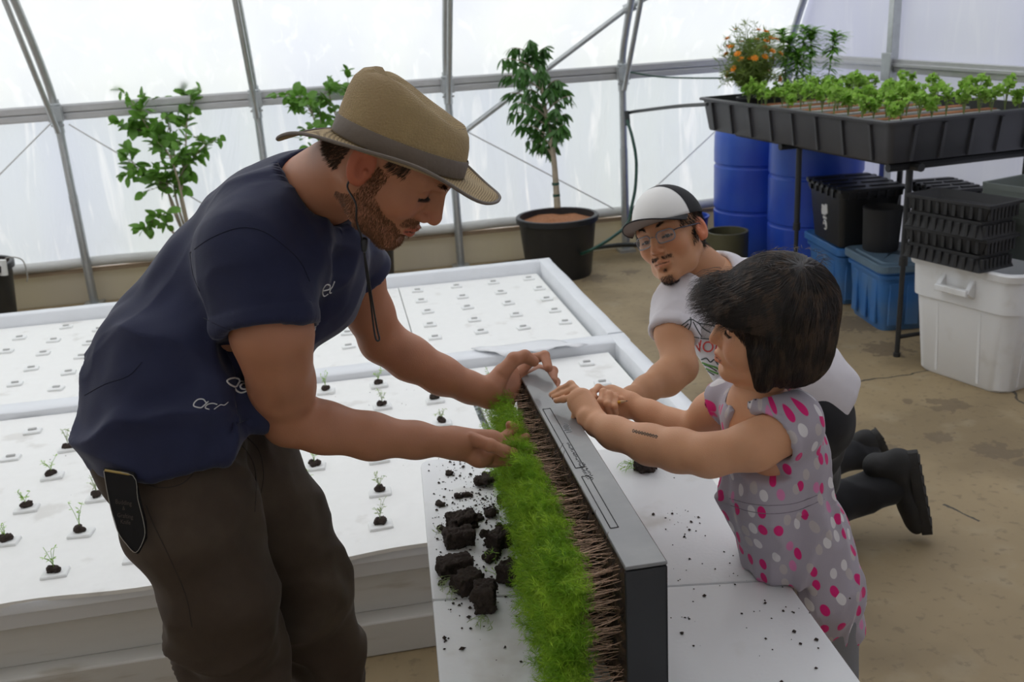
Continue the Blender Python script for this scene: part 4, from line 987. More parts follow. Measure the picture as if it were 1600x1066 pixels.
# worn, no longer readable embossing and a scribble of chalk
_r = random.Random(6)
mb = MB()
for row, nl_, a0 in ((-.014, 26, .50), (-.007, 12, .40)):
    for i in range(nl_):
        a_ = PL * a0 - i * .0062
        for q in range(2): n0 = row + _r.uniform(-.0015, .0015); mb.tube([pp(a_ + _r.uniform(-.0015, .0015), n0, PHt + .0004), pp(a_ + _r.uniform(-.002, .002), n0 + _r.uniform(.002, .0042), PHt + .0004)], .0004, 4)
mb.build('worn_embossing', mat('emboss', (.05, .05, .052), rough=.5), pt, auto=0)
P = [pp(PL * .60 - .003 * i + .006 * math.cos(i * 1.9), .002 + .007 * math.sin(i * 1.9), PHt + .0004) for i in range(14)]; MB().tube(spline(P, 5), .0006, 4).build('chalk_scribble', mat('chalk', (.42, .43, .45), rough=.9), pt, auto=0)
# soil block bulging out of the open side
n, m = 120, 34; V = []
for i in range(n):
    for j in range(m):
        a = .008 + (PL - .016) * i / (n - 1); z = .008 + (PHt - .016) * j / (m - 1); e = min(1, min(i, n - 1 - i) / 4, min(j, m - 1 - j) / 2)
        V.append(pp(a, -hw + .004 - .010 * e, z))
V = np.array(V); V = V - pn * (.006 * fbm(V * 60, 3) + .004 * noise3(V * 230))[:, None]
F = [[i * m + j, i * m + j + 1, (i + 1) * m + j + 1, (i + 1) * m + j] for i in range(n - 1) for j in range(m - 1)]
M_rootsoil = mat('rooty_soil', (.032, .02, .014), rough=.95, var=.6, vs=80, col2=(.085, .05, .028), c2s=60, bump=1.0, bs=160)
mkobj('soil', V, F, M_rootsoil, pt, auto=0)
# roots and stems crossing the soil face
N_ = 420; P0 = np.array([pp(rng.uniform(.01, PL - .01), -hw - .008, rng.uniform(.01, PHt - .004)) for _ in range(N_)]); P = np.zeros((N_, 6, 3))
d = rng.normal(0, 1, (N_, 3)); d -= (d @ pn)[:, None] * pn; d /= np.linalg.norm(d, axis=1, keepdims=True)
for k in range(6): P[:, k] = P0 + d * (.007 * k) - pn * (.004 * math.sin(k * .9)) + rng.normal(0, .0016, (N_, 3))
V, F, _ = tubes(P, np.full(6, .0005)); o = mkobj('roots', V, F, mat('root_fibre', (.13, .08, .045), rough=.9), pt, auto=0); o['kind'] = 'stuff'
# the sprouts: pinkish stems out of the soil, feathery green tops
def frond_template(seed, H):
    r = random.Random(seed); V = []; F = []; mb = MB(); s = bez((0, 0, 0), (H * .55, r.uniform(-.01, .01), 0), (H * .96, r.uniform(-.014, .014), .030 * r.uniform(.2, 1.1)), 9)
    q0_ = 4; rr = .00065
    mb.tube(s[:q0_ + 1], rr, 3, cap=False)
    leaf = MB(); leaf.tube(s[q0_:], .0006, 3, cap=False); Lv, Lf = leafshape(.075, 2, .25)
    for k in range(4, 9):
        for b in range(6 if k > 5 else (4 if k == 5 else 2)):
            d = nrm([r.uniform(.2, 1), r.gauss(0, .7), r.gauss(.15, .6)]); L1 = r.uniform(.012, .026); e = s[k] + d * L1; leaf.tube([s[k], e], .0004, 3, cap=False)
            for w_ in range(5):
                dd = nrm(d + A(r.gauss(0, .6), r.gauss(0, .6), r.gauss(0, .6))); z = nrm(np.cross(dd, [r.gauss(0, 1), r.gauss(0, 1), r.gauss(0, 1)])); p_ = s[k] + d * L1 * r.uniform(.3, 1); leaf.add((Lv * r.uniform(.010, .017)) @ np.stack([dd, np.cross(z, dd), z], 1).T + p_, Lf)
    return (np.concatenate(mb.V), mb.F), (np.concatenate(leaf.V), leaf.F)
sv = MB(); lv = MB(); TPL = [frond_template(100 + i, .105 + .012 * (i % 5)) for i in range(9)]
for i in range(1700):
    a = rng.uniform(.012, PL - .015); z = PHt * (.02 + .95 * rng.rand() ** .9); (s1, f1), (s2, f2) = TPL[rng.randint(9)]
    if a > PL - .10 and rng.rand() < .55: continue
    up = rng.normal(0, .16); yaw = rng.normal(-.05, .22); sc_ = rng.uniform(.75, 1.12) * (.87 - .30 * min(1, a / (PL * .7)))
    d = nrm(-pn + pa * yaw + A(0, 0, up - .05)); y = nrm(np.cross(A(0, 0, 1), d)); zz = np.cross(d, y); rl = rotx(rng.normal(0, .5)); B = np.stack([d, y, zz], 1) @ rl * sc_; o_ = pp(a, -hw - .002, z)
    sv.add(s1 @ B.T + o_, f1); lv.add(s2 @ B.T + o_, f2)
M_pink = mat('stem_pinkish', (.80, .55, .40), rough=.6, var=.5, vs=40, trans=.2)
M_sprout = mat('sprout_green', (.26, .48, .03), rough=.5, var=.45, vs=30, trans=.45, col2=(.44, .66, .05), c2s=22, c2t=.52, c2w=.12)
o = sv.build('sprout_stems', M_pink, pt, auto=0); o['kind'] = 'stuff'; o = lv.build('sprout_foliage', M_sprout, pt, auto=0); o['kind'] = 'stuff'
# ------------------------------------------------------------ people
from mathutils.bvhtree import BVHTree
def Wy(px, py, y):
    r = CR @ np.array([px - 800.0, -(py - 533.0), -FPX]); return CP + r * (y / r[1])
def cw(v): return CR @ np.array(v, float)      # a direction given as right, up, toward the viewer
def bbox_of(pts, pad): P = np.array(pts); return P.min(0) - pad, P.max(0) + pad
VIEW = cw((0, 0, 1))
def skin_mat(name): return mat(name, (.5, .3, .2), rough=.52, attr=True, sss=.12, bump=.10, bs=420, spec=.4, var=.07, vs=26)
M_eye = mat('eye_white', (.75, .72, .68), rough=.2); M_iris = mat('iris_dark', (.03, .018, .012), rough=.1, coat=.5)
M_hairb = mat('hair_black', (.010, .008, .008), rough=.38, spec=.6); M_hairbr = mat('hair_brown', (.075, .038, .018), rough=.5); M_beard = mat('beard_brown', (.20, .085, .035), rough=.6)

class Head:
    def __init__(s, pos, Rw, sc, skin, h=.0022, lip=.8):
        s.p = np.array(pos); s.R = np.array(Rw); s.s = sc; s.skin = skin; s.lip = lip
        s.f = Field(s.p - .19 * sc, s.p + .19 * sc, h)
    def T(s, *q): return s.p + s.R @ (np.array(q, float) * s.s)
    def L(s, V): return ((np.asarray(V) - s.p) @ s.R) / s.s
    def e(s, c, r, k=.01, op='add', rot=None): s.f.ell(s.T(*c), np.array(r) * s.s, s.R if rot is None else s.R @ rot, k * s.s, op)
    def c(s, a, b, ra, rb=None, k=.008, op='add', **kw): s.f.cone(s.T(*a), s.T(*b), ra * s.s, (ra if rb is None else rb) * s.s, k * s.s, op, **kw)
    def build(s, child=False, lid=.5, neck_to=None, neck_r=.055, nose=1.0):
        ch = 1 if child else 0
        s.e((-.008, 0, .045), (.100, .079 + .003 * ch, .088 + .004 * ch)); s.e((.032, 0, .012), (.062, .064, .075), .02)
        s.e((.030, 0, -.030), (.056, .056, .066), .02)
        for y in (-1, 1):
            s.c((-.004, .053 * y, -.040), (.028, .040 * y, -.072), .020, .018, .026); s.c((.028, .040 * y, -.072), (.070, .012 * y, -.090), .018, .018, .026)
            s.e((.060, .040 * y, -.018 - .012 * ch), (.026 + .004 * ch, .024 + .003 * ch, .026 + .005 * ch), .022)
        s.e((.077 - .006 * ch, 0, -.092), (.017, .021, .017), .016)
        for y in (-1, 1): s.c((.086, .010 * y, .034), (.070, .046 * y, .032), .012 - .003 * ch, .010, .014)
        for y in (-1, 1):
            s.e((.098, .031 * y, .010), (.020, .021, .0125), .012, 'sub'); s.e((.0725, .0315 * y, .009), (.0145, .0165, .0125), .004)
            # lid crease and the gap between the lids
            s.e((.092, .0315 * y, .018), (.010, .017, .0016), .002, 'sub')
            if lid > .1: s.e((.090, .0315 * y, .0035), (.012, .0125, .0032 * lid), .0015, 'sub')
        # nose
        nb = .0 if not child else -.008
        s.c((.089 + nb * .6, 0, .024), (.112 * nose + nb, 0, -.018), .0075, .0095, .010); s.e((.088 + nb * .5, 0, -.010), (.019, .0125, .026), .008); s.e((.110 * nose + nb, 0, -.024), (.0115, .0105, .0095), .006)
        for y in (-1, 1): s.e((.098 + nb, .0125 * y, -.028), (.0105, .0075, .0080), .005); s.e((.104 + nb, .006 * y, -.0365), (.0055, .0032, .0045), .002, 'sub')
        # mouth
        s.e((.074, 0, -.055), (.024, .031, .024), .014)
        for y in (-1, 1):
            s.c((.088, .021 * y, -.0605), (.1005 - .002 * ch, .004 * y, -.0535), .0038, .0052, .005); s.c((.088, .020 * y, -.0625), (.0985 - .002 * ch, .004 * y, -.0665), .0040, .0062, .005)
        s.c((.0975, -.014, -.0602), (.0975, .014, -.0602), .0018, .0018, .002, 'sub'); s.e((.096, 0, -.078), (.010, .018, .0055), .008, 'sub')
        # ears
        for y in (-1, 1):
            rt = rotx(.18 * y) @ roty(-.25) @ rotz(-.35 * y); s.e((-.006, .083 * y, .002), (.0205, .0085, .0335), .004, rot=rt); s.e((.001, .0925 * y, .003), (.0125, .0090, .0205), .003, 'sub', rot=rt); s.c((.004, .0855 * y, -.002), (.006, .084 * y, -.012), .0035, .0035, .003); s.e((.003, .082 * y, -.022), (.008, .006, .010), .004)
        if neck_to is not None: s.f.cone(s.T(-.022, 0, -.035), neck_to, neck_r * s.s, neck_r * 1.08 * s.s, .022 * s.s)
        V, F = s.f.mesh(1); return V, F, s.color(V)
    def color(s, V):
        l = s.L(V); C = np.tile(np.array(s.skin), (len(V), 1)); x, y, z = l.T; ay = np.abs(y)
        def mixc(m, c):
            nonlocal C
            m = np.clip(m, 0, 1)[:, None]; C = C * (1 - m) + np.array(c) * m
        red = np.array(s.skin) * [1.05, .78, .74]
        mixc(.8 * np.exp(-(((x - .065) / .03) ** 2 + ((ay - .042) / .02) ** 2 + ((z + .022) / .022) ** 2)), red)
        mixc(.6 * np.exp(-(((x - .108) / .02) ** 2 + (y / .02) ** 2 + ((z + .024) / .015) ** 2)), red); mixc((ay > .079) * .9, np.array(s.skin) * [1.08, .66, .60])
        w = (x > .080) & (ay < .025); upz = -.0535 - .010 * (ay / .022) ** 1.5
        m = w * (np.abs(z + .060) < .0095 * np.sqrt(np.clip(1 - (ay / .024) ** 2, 0, 1)) + .0005) * (x > .088 - ay * .2)
        mixc(m * s.lip, np.array(s.skin) * [.92, .48, .50]); mixc((np.abs(z + .0602) < .0016) * (x > .085) * (ay < .022) * .8, np.array(s.skin) * .25)
        mixc((x > .06) * (np.abs(z - .0035) < .0026) * (np.abs(ay - .0315) < .015) * .9, (.03, .02, .018)); return C
def grow(bvh, starts, flow, steps, sl, lift=.001, rnd=0, seed=0, lmax=None, fly=None):
    """strands that follow a surface"""
    R_ = np.random.RandomState(seed); P = np.array(starts); out = [P.copy()]; off = R_.uniform(.3, 1.4, len(P)) * lift; jit = R_.normal(0, rnd, P.shape)
    Lm = np.ones(len(P)) if lmax is None else lmax
    for k in range(steps):
        Q = P + nrmrows(flow(P) + jit) * (sl * Lm)[:, None]
        for i in range(len(Q)):
            if fly is not None and fly[i] and k > steps * .45: continue
            loc, no, _, _ = bvh.find_nearest(Q[i]); 
            if loc is not None: Q[i] = np.array(loc) + np.array(no) * off[i] * (1 + k * .12)
        P = Q; out.append(P.copy())
    return np.stack(out, 1)
def nrmrows(V): return V / (np.linalg.norm(V, axis=1, keepdims=True) + 1e-12)
def surf_samples(V, F, mask_fn, n, seed):
    R_ = np.random.RandomState(seed); ok = np.where(mask_fn(V[F].mean(1)))[0]
    if len(ok) == 0: return np.zeros((0, 3)), np.zeros((0, 3))
    Fi = F[ok]; ar = np.linalg.norm(np.cross(V[Fi[:, 1]] - V[Fi[:, 0]], V[Fi[:, 3 % F.shape[1]]] - V[Fi[:, 0]]), axis=1); pick = R_.choice(len(ok), n, p=ar / ar.sum()); u, v = R_.rand(2, n)
    f_ = Fi[pick]; P = V[f_[:, 0]] * ((1 - u) * (1 - v))[:, None] + V[f_[:, 1]] * (u * (1 - v))[:, None] + V[f_[:, 2]] * (u * v)[:, None] + V[f_[:, 3 % F.shape[1]]] * ((1 - u) * v)[:, None]
    nn = nrmrows(np.cross(V[f_[:, 1]] - V[f_[:, 0]], V[f_[:, 3 % F.shape[1]]] - V[f_[:, 0]])); return P, nn
def bvh_of(V, F): return BVHTree.FromPolygons(V.tolist(), F.tolist())
def brows(H, parent, m, n=260, seed=1, th=.0004):
    R_ = np.random.RandomState(seed); S = []
    for y in (-1, 1):
        for i in range(n):
            u = R_.rand(); b = A(.097 - .030 * u ** 1.7, (.012 + .036 * u) * y, .031 + .007 * math.sin(u * 2.6) + R_.normal(0, .0018)); d = A(-.25 * u, .8 * y, .35 - .5 * u); d = nrm(d + R_.normal(0, .2, 3))
            S.append([H.T(*(b + d * t + A(.0015 * t / .004, 0, 0))) for t in (0, .003, .006, .008)])
    V, F, _ = tubes(np.array(S), np.array([th, th, th * .8, th * .3]) * H.s); return mkobj('eyebrows', V, F, m, parent, auto=0)
def lashes(H, parent, r=.0005, n=34, L_=.006):
    S = []
    for y in (-1, 1):
        for i in range(n): u = i / (n - 1); b = A(.0872 - .010 * (u - .3) ** 2 * 2, (.0195 + .026 * u) * y, .0060 - .0035 * u * u); S.append([H.T(*(b + A(L_ * t, L_ * .5 * t * (u - .3) * y, -L_ * .7 * t + L_ * .5 * t * t))) for t in (0, .5, 1)])
        for q in range(3): S.append([H.T(.0868 - .0025 * abs(k - 1), (.020 + .0125 * k) * y, .0066 - .0018 * k - q * .0004) for k in (0, 1, 2)])
    V, F, _ = tubes(np.array(S), np.array([r, r * .8, r * .3])); return mkobj('eyelashes', V, F, M_hairb, parent, auto=0)
def eyes(H, parent, look=(1, 0, -.3)):
    for y in (-1, 1):
        mb = MB(); c = H.T(.0725, .0315 * y, .0075); d = nrm(H.R @ np.array(look)); Fm = frame(d); r_ = .0124 * H.s; P = []
        for k in range(0, 13): a = math.pi * k / 12; P.append((max(1e-5, r_ * math.sin(a)), r_ * math.cos(a)))
        mb.lathe(P[::-1], c, 20, Fm, close=False); e = mb.build('eyeball', M_eye, parent, auto=0)
        mb = MB(); mb.lathe([(.0062 * H.s, r_ * .90), (.0055 * H.s, r_ * .955), (.003 * H.s, r_ * 1.01), (1e-5, r_ * 1.025)], c, 16, Fm, close=False); mb.build('iris', M_iris, e, auto=0)
def arm(f, pts, k=.012):
    """pts: (px, py, D, radius)"""
    P = [W(*q[:3]) if len(q) == 4 else np.array(q[0]) for q in pts]; f.chain(P, [q[-1] for q in pts], k)
    return P
def finger(f, pts, r0, r1, k=.003):
    P = [W(*q) for q in pts]; n = len(P); rs = np.linspace(r0, r1, n); f.chain(P, rs, k)
    for q, r_ in zip(P[1:-1], rs[1:-1]): f.ell(q, (r_ * 1.08,) * 3, k=.003)
    return P
def nail(mb, P, r, up):
    d = nrm(P[-1] - P[-2]); z = nrm(up - d * np.dot(up, d)); y = np.cross(z, d); c = P[-1] + z * r * .86 - d * r * .1
    g = []; F = []
    for i in range(5):
        for j in range(5):
            u, v = (i / 4 - .5) * 1.5 * r, (j / 4 - .5) * 1.3 * r; g.append(c + d * u + y * v - z * (v * v / r * .75) * 1.0)
    F = [[i * 5 + j, (i + 1) * 5 + j, (i + 1) * 5 + j + 1, i * 5 + j + 1] for i in range(4) for j in range(4)]; mb.add(g, F)
def joinskin(parts):
    V = []; F = []; C = []; n = 0
    for v, f_, c in parts: V.append(v); F.append(f_ + n); C.append(c); n += len(v)
    return np.concatenate(V), np.concatenate(F), np.concatenate(C)
def solid(V, c): return np.tile(np.array(c, float), (len(V), 1))
def half(f, p, n_, k=.004, lo=None, hi=None):
    """cut away the side of the plane that n points to"""
    if lo is None: lo, hi = f.lo, f.lo + f.h * f.n
    sl, P = f.reg(np.array(lo), np.array(hi)); f.put(sl, -((P - np.array(p)) @ np.array(n_)), 'sub', k)
def folds(V, F, amp, specs, seed=0, mask=None):
    """push cloth in and out: soft ridges running along given directions"""
    N_ = vnormals(V, F); d = 0
    for (dirn, freq, stretch, a) in specs:
        R_ = frame(dirn); Q = (V @ R_) * np.array([freq, freq, freq / stretch]) + seed * 3.7; Q = Q + .6 * fbm(V * 9 + seed, 2)[:, None]
        n1 = noise3(Q); d = d + a * (1 - 2.2 * np.abs(n1))
    if mask is not None: d = d * mask
    return V + N_ * (amp * d)[:, None]
def onto(bvh, pts2, off=.0012):
    """2D marks laid on the cloth where the print sits"""
    out = []
    for px, py in pts2:
        d = W(px, py, 1) - CP; loc, no, _, _ = bvh.ray_cast(Vector(CP), Vector(nrm(d)))
        out.append(None if loc is None else np.array(loc) - nrm(d) * off)
    return out
def print_text(bvh, s, px, py, size, ang, m, parent, name='print', sx_=1, shear=0, off=.0012):
    V, F = text_mesh(s, 1.0); V = V * A(sx_, 1, 1); ca, sa = math.cos(ang), math.sin(ang); V2 = [(px + size * (v[0] * ca + v[1] * sa + shear * v[1]), py + size * (v[0] * sa - v[1] * ca)) for v in V]
    P = onto(bvh, V2, off); keep = [f_ for f_ in F if all(P[i] is not None for i in f_)]
    if not keep: return None
    mp_ = {}; VV = []; FF = []
    for f_ in keep:
        for i in f_:
            if i not in mp_: mp_[i] = len(VV); VV.append(P[i])
        FF.append([mp_[i] for i in f_])
    return mkobj(name, VV, FF, m, parent, smooth=False)
def print_lines(bvh, lines, r, m, parent, name='print', off=.0008, sides=5):
    mb = MB()
    for ln in lines:
        L2 = spline(np.c_[np.array(ln, float), np.zeros(len(ln))], 4)[:, :2]; P = [p for p in onto(bvh, L2, off) if p is not None]
        if len(P) > 2: mb.tube(P, r, sides)
    return mb.build(name, m, parent, auto=0)

# ============ the bending man in the straw hat
SK1 = (.46, .205, .115)
man = thing('person', 'bending man in navy t-shirt, brown trousers and straw hat, reaching to the planter', 'person', (-.20, 1.72, 0))
Rm = [[0.6518, 0.4381, 0.619], [-0.2791, 0.8976, -0.3413], [-0.7051, 0.0497, 0.7074]]
H1 = Head([0.0819, 1.5811, 1.4982], Rm, 1.08, SK1)
neck1 = W(492, 300, 1.74)
hv = H1.build(lid=.5, neck_to=neck1, neck_r=.061)
# the head sits inside the crown of the hat
hf = nrm(cw((.93, -.37, .0))); hu = nrm(cw((.35, .89, .26))); hu = nrm(hu - hf * hu.dot(hf)); hs_ = np.cross(hu, hf); HR = np.stack([hf, hs_, hu], 1); _c = H1.T(-.008, 0, .045); _r = nrm(W(622, 241, 1) - CP); _t = (_c - CP).dot(hs_) / _r.dot(hs_); HO = CP + _r * _t
_V = (hv[0] - HO) @ HR; _in = _V[:, 2] > -.004; _k = np.sqrt((_V[:, 0] / .1025) ** 2 + (_V[:, 1] / .085) ** 2); _lim = np.where(_V[:, 2] > .03, .90 - 2.2 * np.clip(_V[:, 2] - .03, 0, .1), .97)
_s = np.where(_in & (_k > _lim), _lim / np.maximum(_k, 1e-6), 1.0); _V[:, 0] *= _s; _V[:, 1] *= _s; _V[:, 2] = np.minimum(_V[:, 2], .066); hv = (_V @ HR.T + HO, hv[1], hv[2])
# near arm
f = Field(*bbox_of([W(405, 400, 1.62), W(425, 520, 1.62), W(450, 700, 1.78), W(840, 700, 1.98), W(700, 640, 1.9)], .11), .0027)
arm(f, [(408, 415, 1.64, .060), (425, 520, 1.64, .066), (440, 600, 1.72, .056), (452, 655, 1.78, .048)], .02)
arm(f, [(452, 655, 1.78, .047), (505, 668, 1.79, .046), (580, 682, 1.82, .042), (650, 688, 1.86, .033), (706, 692, 1.89, .027), (725, 694, 1.90, .027)], .02)
f.ell(W(432, 560, 1.66), (.05, .05, .075), k=.02)
f.cone(W(712, 693, 1.895), W(765, 701, 1.925), .030, .038, .012, sq=(VIEW, .62)); f.ell(W(752, 716, 1.90), (.026, .018, .020), k=.012); f.ell(W(778, 708, 1.925), (.022, .022, .026), k=.01)
fingers_r = [finger(f, [(775, 688, 1.93), (792, 680, 1.96), (803, 669, 1.975), (796, 664, 1.965)], .0105, .0085), finger(f, [(780, 698, 1.93), (805, 692, 1.96), (822, 683, 1.97)], .0108, .0088),
             finger(f, [(782, 711, 1.925), (810, 708, 1.95), (828, 702, 1.96)], .0104, .0084), finger(f, [(775, 721, 1.91), (798, 722, 1.92), (816, 716, 1.925)], .0094, .0076),
             finger(f, [(738, 686, 1.885), (766, 696, 1.865), (788, 705, 1.87), (802, 708, 1.88)], .0135, .0105)]
Va, Fa = f.mesh(1)
# far arm
f = Field(*bbox_of([W(530, 400, 1.9), W(600, 560, 2.08), W(880, 600, 2.33), W(780, 650, 2.1)], .10), .0027)
arm(f, [(540, 395, 1.92, .050), (562, 435, 1.98, .047), (578, 490, 2.03, .048), (597, 532, 2.07, .046)], .02)
arm(f, [(597, 532, 2.07, .046), (640, 560, 2.08, .046), (690, 587, 2.10, .040), (735, 606, 2.12, .032), (762, 616, 2.13, .030)], .02)
f.cone(W(764, 616, 2.13), W(788, 603, 2.18), .031, .040, .014, sq=(cw((.6, .3, .7)), .70)); f.cone(W(786, 630, 2.17), W(795, 584, 2.20), .026, .024, .014); f.cone(W(768, 606, 2.12), W(785, 582, 2.14), .024, .020, .014); f.cone(W(795, 602, 2.22), W(816, 592, 2.28), .028, .022, .014)
fingers_l = [finger(f, [(784, 584, 2.13), (803, 562, 2.14), (820, 557, 2.15), (834, 565, 2.16)], .0175, .0122), finger(f, [(808, 585, 2.22), (832, 561, 2.25), (851, 556, 2.23), (857, 575, 2.20)], .0135, .0102),
             finger(f, [(812, 598, 2.22), (842, 578, 2.28), (864, 580, 2.25), (864, 596, 2.21)], .0130, .0102), finger(f, [(812, 608, 2.22), (845, 594, 2.28), (868, 597, 2.25), (867, 608, 2.21)], .0122, .0096), finger(f, [(808, 620, 2.20), (842, 610, 2.27), (866, 612, 2.24), (866, 620, 2.21)], .0110, .0088)]
Vb, Fb = f.mesh(1)
# trunk under the clothes
f = Field((-.75, 1.45, .7), (.25, 2.15, 1.6), .012)
f.chain([W(262, 690, 1.8), W(300, 545, 1.8), W(375, 445, 1.8), W(440, 375, 1.8), W(490, 318, 1.77)], [.10, .12, .13, .11, .066], .03); f.cone(W(440, 380, 1.8), W(408, 412, 1.65), .06, .058, .03); f.cone(W(450, 370, 1.8), W(540, 395, 1.92), .06, .05, .03)
Vt, Ft = f.mesh(1)
def armtint(V, sk): return solid(V, sk) * (1 + .10 * fbm(V * 18, 3))[:, None] * np.array([1, 1, 1])
Vs, Fs, Cs = joinskin([hv, (Va, Fa, armtint(Va, SK1)), (Vb, Fb, armtint(Vb, SK1)), (Vt, Ft, solid(Vt, SK1))])
mkobj('body', Vs, Fs, skin_mat('skin_man'), man, C=Cs, auto=0)
mb = MB(); nail(mb, fingers_l[0], .0105, cw((-.2, .9, .4))); nail(mb, fingers_l[1], .0085, cw((.6, .3, .7))); mb.build('nails', mat('nail', (.62, .40, .33), rough=.35), man, auto=0)
eyes(H1, man, (1, 0, -.25)); lashes(H1, man, .0004); brows(H1, man, M_hairbr, 240, 3, .00045)
Vh, Fh = hv[0], hv[1]; bh = bvh_of(Vh, Fh)
def beard_mask(P):
    l = H1.L(P); x, y, z = l.T; ay = np.abs(y)
    jaw = (z < -.030 - .55 * np.clip(x - .03, 0, 1) ) & (x > .008 - .9 * np.clip(-z - .045, 0, .03)) & (z > -.125); side = (x > .012) & (x < .032) & (z < .012) & (z > -.05) & (ay > .05)
    must = (z < -.036) & (z > -.053) & (x > .07) & (ay < .033); lipz = (np.abs(z + .060) < .009) & (ay < .025) & (x > .075); neckc = (z < -.085) & (x < .03)
    return (jaw | side | must) & ~lipz & ~neckc
P0, N0 = surf_samples(Vh, Fh, beard_mask, 9500, 5)
R_ = np.random.RandomState(3); down = H1.R @ A(.25, 0, -1); d = nrmrows(down + N0 * .55 + R_.normal(0, .28, P0.shape)); Lb = R_.uniform(.0028, .0062, len(P0))
P = np.stack([P0 + d * (Lb * t)[:, None] + N0 * (.0014 * t * (1 - t)) for t in (0, .35, .7, 1)], 1); V, F, _ = tubes(P, np.array([.00028, .00026, .0002, .00008])); mkobj('beard', V, F, M_beard, man, auto=0)
def hair_mask(P): l = H1.L(P); x, y, z = l.T; return ((z > .022) & (x < .05)) | ((x < -.035) & (z > -.045) & (x > -.12)) | ((x < .012) & (x > -.01) & (z > .0) & (np.abs(y) > .066) & (np.abs(y) < .079))
P0, N0 = surf_samples(Vh, Fh, lambda q: hair_mask(q) & (((q - HO) @ hu) < .0) & ~((np.abs(H1.L(q)[:, 0] + .006) < .026) & (np.abs(H1.L(q)[:, 2]) < .042) & (np.abs(H1.L(q)[:, 1]) > .068)), 4200, 6); d = nrmrows(H1.R @ A(-.35, 0, -1) + N0 * .3 + R_.normal(0, .15, P0.shape)); Lb = R_.uniform(.005, .011, len(P0))
P = np.stack([P0 + d * (Lb * t)[:, None] for t in (0, .5, 1)], 1); V, F, _ = tubes(P, np.array([.0004, .0004, .0001])); mkobj('hair', V, F, M_hairbr, man, auto=0)

# ---- t-shirt
def xnavy(N, L, mp, c, mix, noise, ramp): return mix(ramp(noise(3), .45, .7), c, (.022, .027, .072))
M_navy = mat('navy_cotton', (.012, .016, .052), rough=.85, sheen=.15, var=.12, vs=60, bump=.15, bs=600, extra=xnavy)
f = Field((-.80, 1.38, .78), (.30, 2.22, 1.66), .005)
TORSO = [(279, 668, 1.775, .161), (305, 560, 1.80, .152), (383, 458, 1.80, .152), (442, 380, 1.79, .135), (480, 327, 1.77, .100)]
f.chain([W(*q[:3]) for q in TORSO], [q[3] for q in TORSO], .04)
f.cone(W(452, 352, 1.76), W(402, 402, 1.66), .095, .088, .05); f.cone(W(404, 400, 1.65), W(420, 515, 1.635), .090, .083, .035); f.cone(W(470, 350, 1.82), W(542, 388, 1.92), .085, .066, .04); f.cone(W(542, 386, 1.92), W(566, 427, 1.975), .066, .056, .02)
f.ell(W(505, 440, 1.82), (.07, .09, .10), k=.05)     # hanging front
f.ell(W(420, 600, 1.84), (.07, .09, .08), k=.05)
hp = [W(138, 703, 1.80), W(407, 642, 1.80), W(262, 745, 1.63)]; hn = nrm(np.cross(hp[1] - hp[0], hp[2] - hp[0])); hn = hn if hn[2] < 0 else -hn
sl, P = f.reg(A(-.85, 1.3, .7), A(.05, 2.3, 1.15)); f.put(sl, -((P - hp[0]) @ hn), 'sub', .008)
# sleeve ends: cut square, hemmed, hollow
def cuff(f, a, b, r, rin, hem=.022):
    a, b = np.array(a), np.array(b); d = nrm(b - a); lo, hi = bbox_of([b, b + d * .09], .09)
    sl, P = f.reg(lo, hi); q = (P - b) @ d; rad = np.linalg.norm((P - b) - q[..., None] * d, axis=-1); f.put(sl, np.maximum(-q, rad - r * 1.5), 'sub', .003)
    f.cone(b - d * hem, b, r + .0025, r + .0025, .002, flat=True); f.cone(b - d * .05, b + d * .02, rin, rin, .003, 'sub', flat=True)
cuff(f, W(404, 400, 1.65), W(420, 515, 1.635), .085, .073); cuff(f, W(542, 386, 1.92), W(566, 427, 1.975), .059, .049)
nd = nrm(H1.T(-.02, 0, -.04) - neck1); 
f.cone(neck1 + nd * .002, neck1 + nd * .10, .080, .085, .003, 'sub', flat=True); f.cone(neck1 - nd * .012, neck1 + nd * .004, .077, .077, .004, flat=True); f.cone(neck1 - nd * .03, neck1 + nd * .05, .070, .070, .002, 'sub', flat=True)
V, F = f.mesh(2)
ax = nrm(W(436, 378, 1.79) - W(262, 650, 1.8))
far_from = lambda c, r_: np.clip(1 - np.linalg.norm(V - c, axis=1) / r_, 0, 1)
m_w = .35 + 1.3 * far_from(W(300, 640, 1.7), .28) + 1.2 * far_from(W(470, 330, 1.7), .16) + .8 * far_from(W(470, 470, 1.6), .15)
_cf = np.minimum(1, np.minimum(np.linalg.norm(V - W(420, 515, 1.635), axis=1) / .13, np.linalg.norm(V - W(566, 427, 1.975), axis=1) / .10) ** 2); m_w = m_w * _cf
V = folds(V, F, .0155, [(nrm(np.cross(ax, VIEW)), 9, 4, .9), (cw((.5, .8, 0)), 13, 4, .5), (cw((.9, .25, .2)), 16, 5, .55)], 2, m_w)
V = folds(V, F, .0060, [(cw((.1, 1, .1)), 14, 5, .9)], 9, _cf * (.4 + far_from(W(160, 560, 1.8), .30) * 1.6))
shirt1 = mkobj('t_shirt', V, F, M_navy, man, auto=0); bs1 = bvh_of(V, F)
q1 = lambda L: [(280 + x / 11.43, 570 + y / 11.43) for x, y in L]; q2 = lambda L: [(470 + x / 7.61, 420 + y / 7.61) for x, y in L]
print_lines(bs1, [q1([(1085, 300), (1060, 255), (980, 235), (900, 255), (855, 290), (880, 330), (930, 365), (1010, 395), (1050, 350), (1085, 300), (1150, 300)])], .00165, M_white_print, shirt1, 'back_letter_a')
print_lines(bs1, [q1([(1210, 340), (1130, 345), (1090, 385), (1120, 430), (1190, 435), (1240, 400)]), q1([(1245, 400), (1210, 465), (1110, 500), (1035, 470), (1000, 425)])], .00165, M_white_print, shirt1, 'back_letter_g')
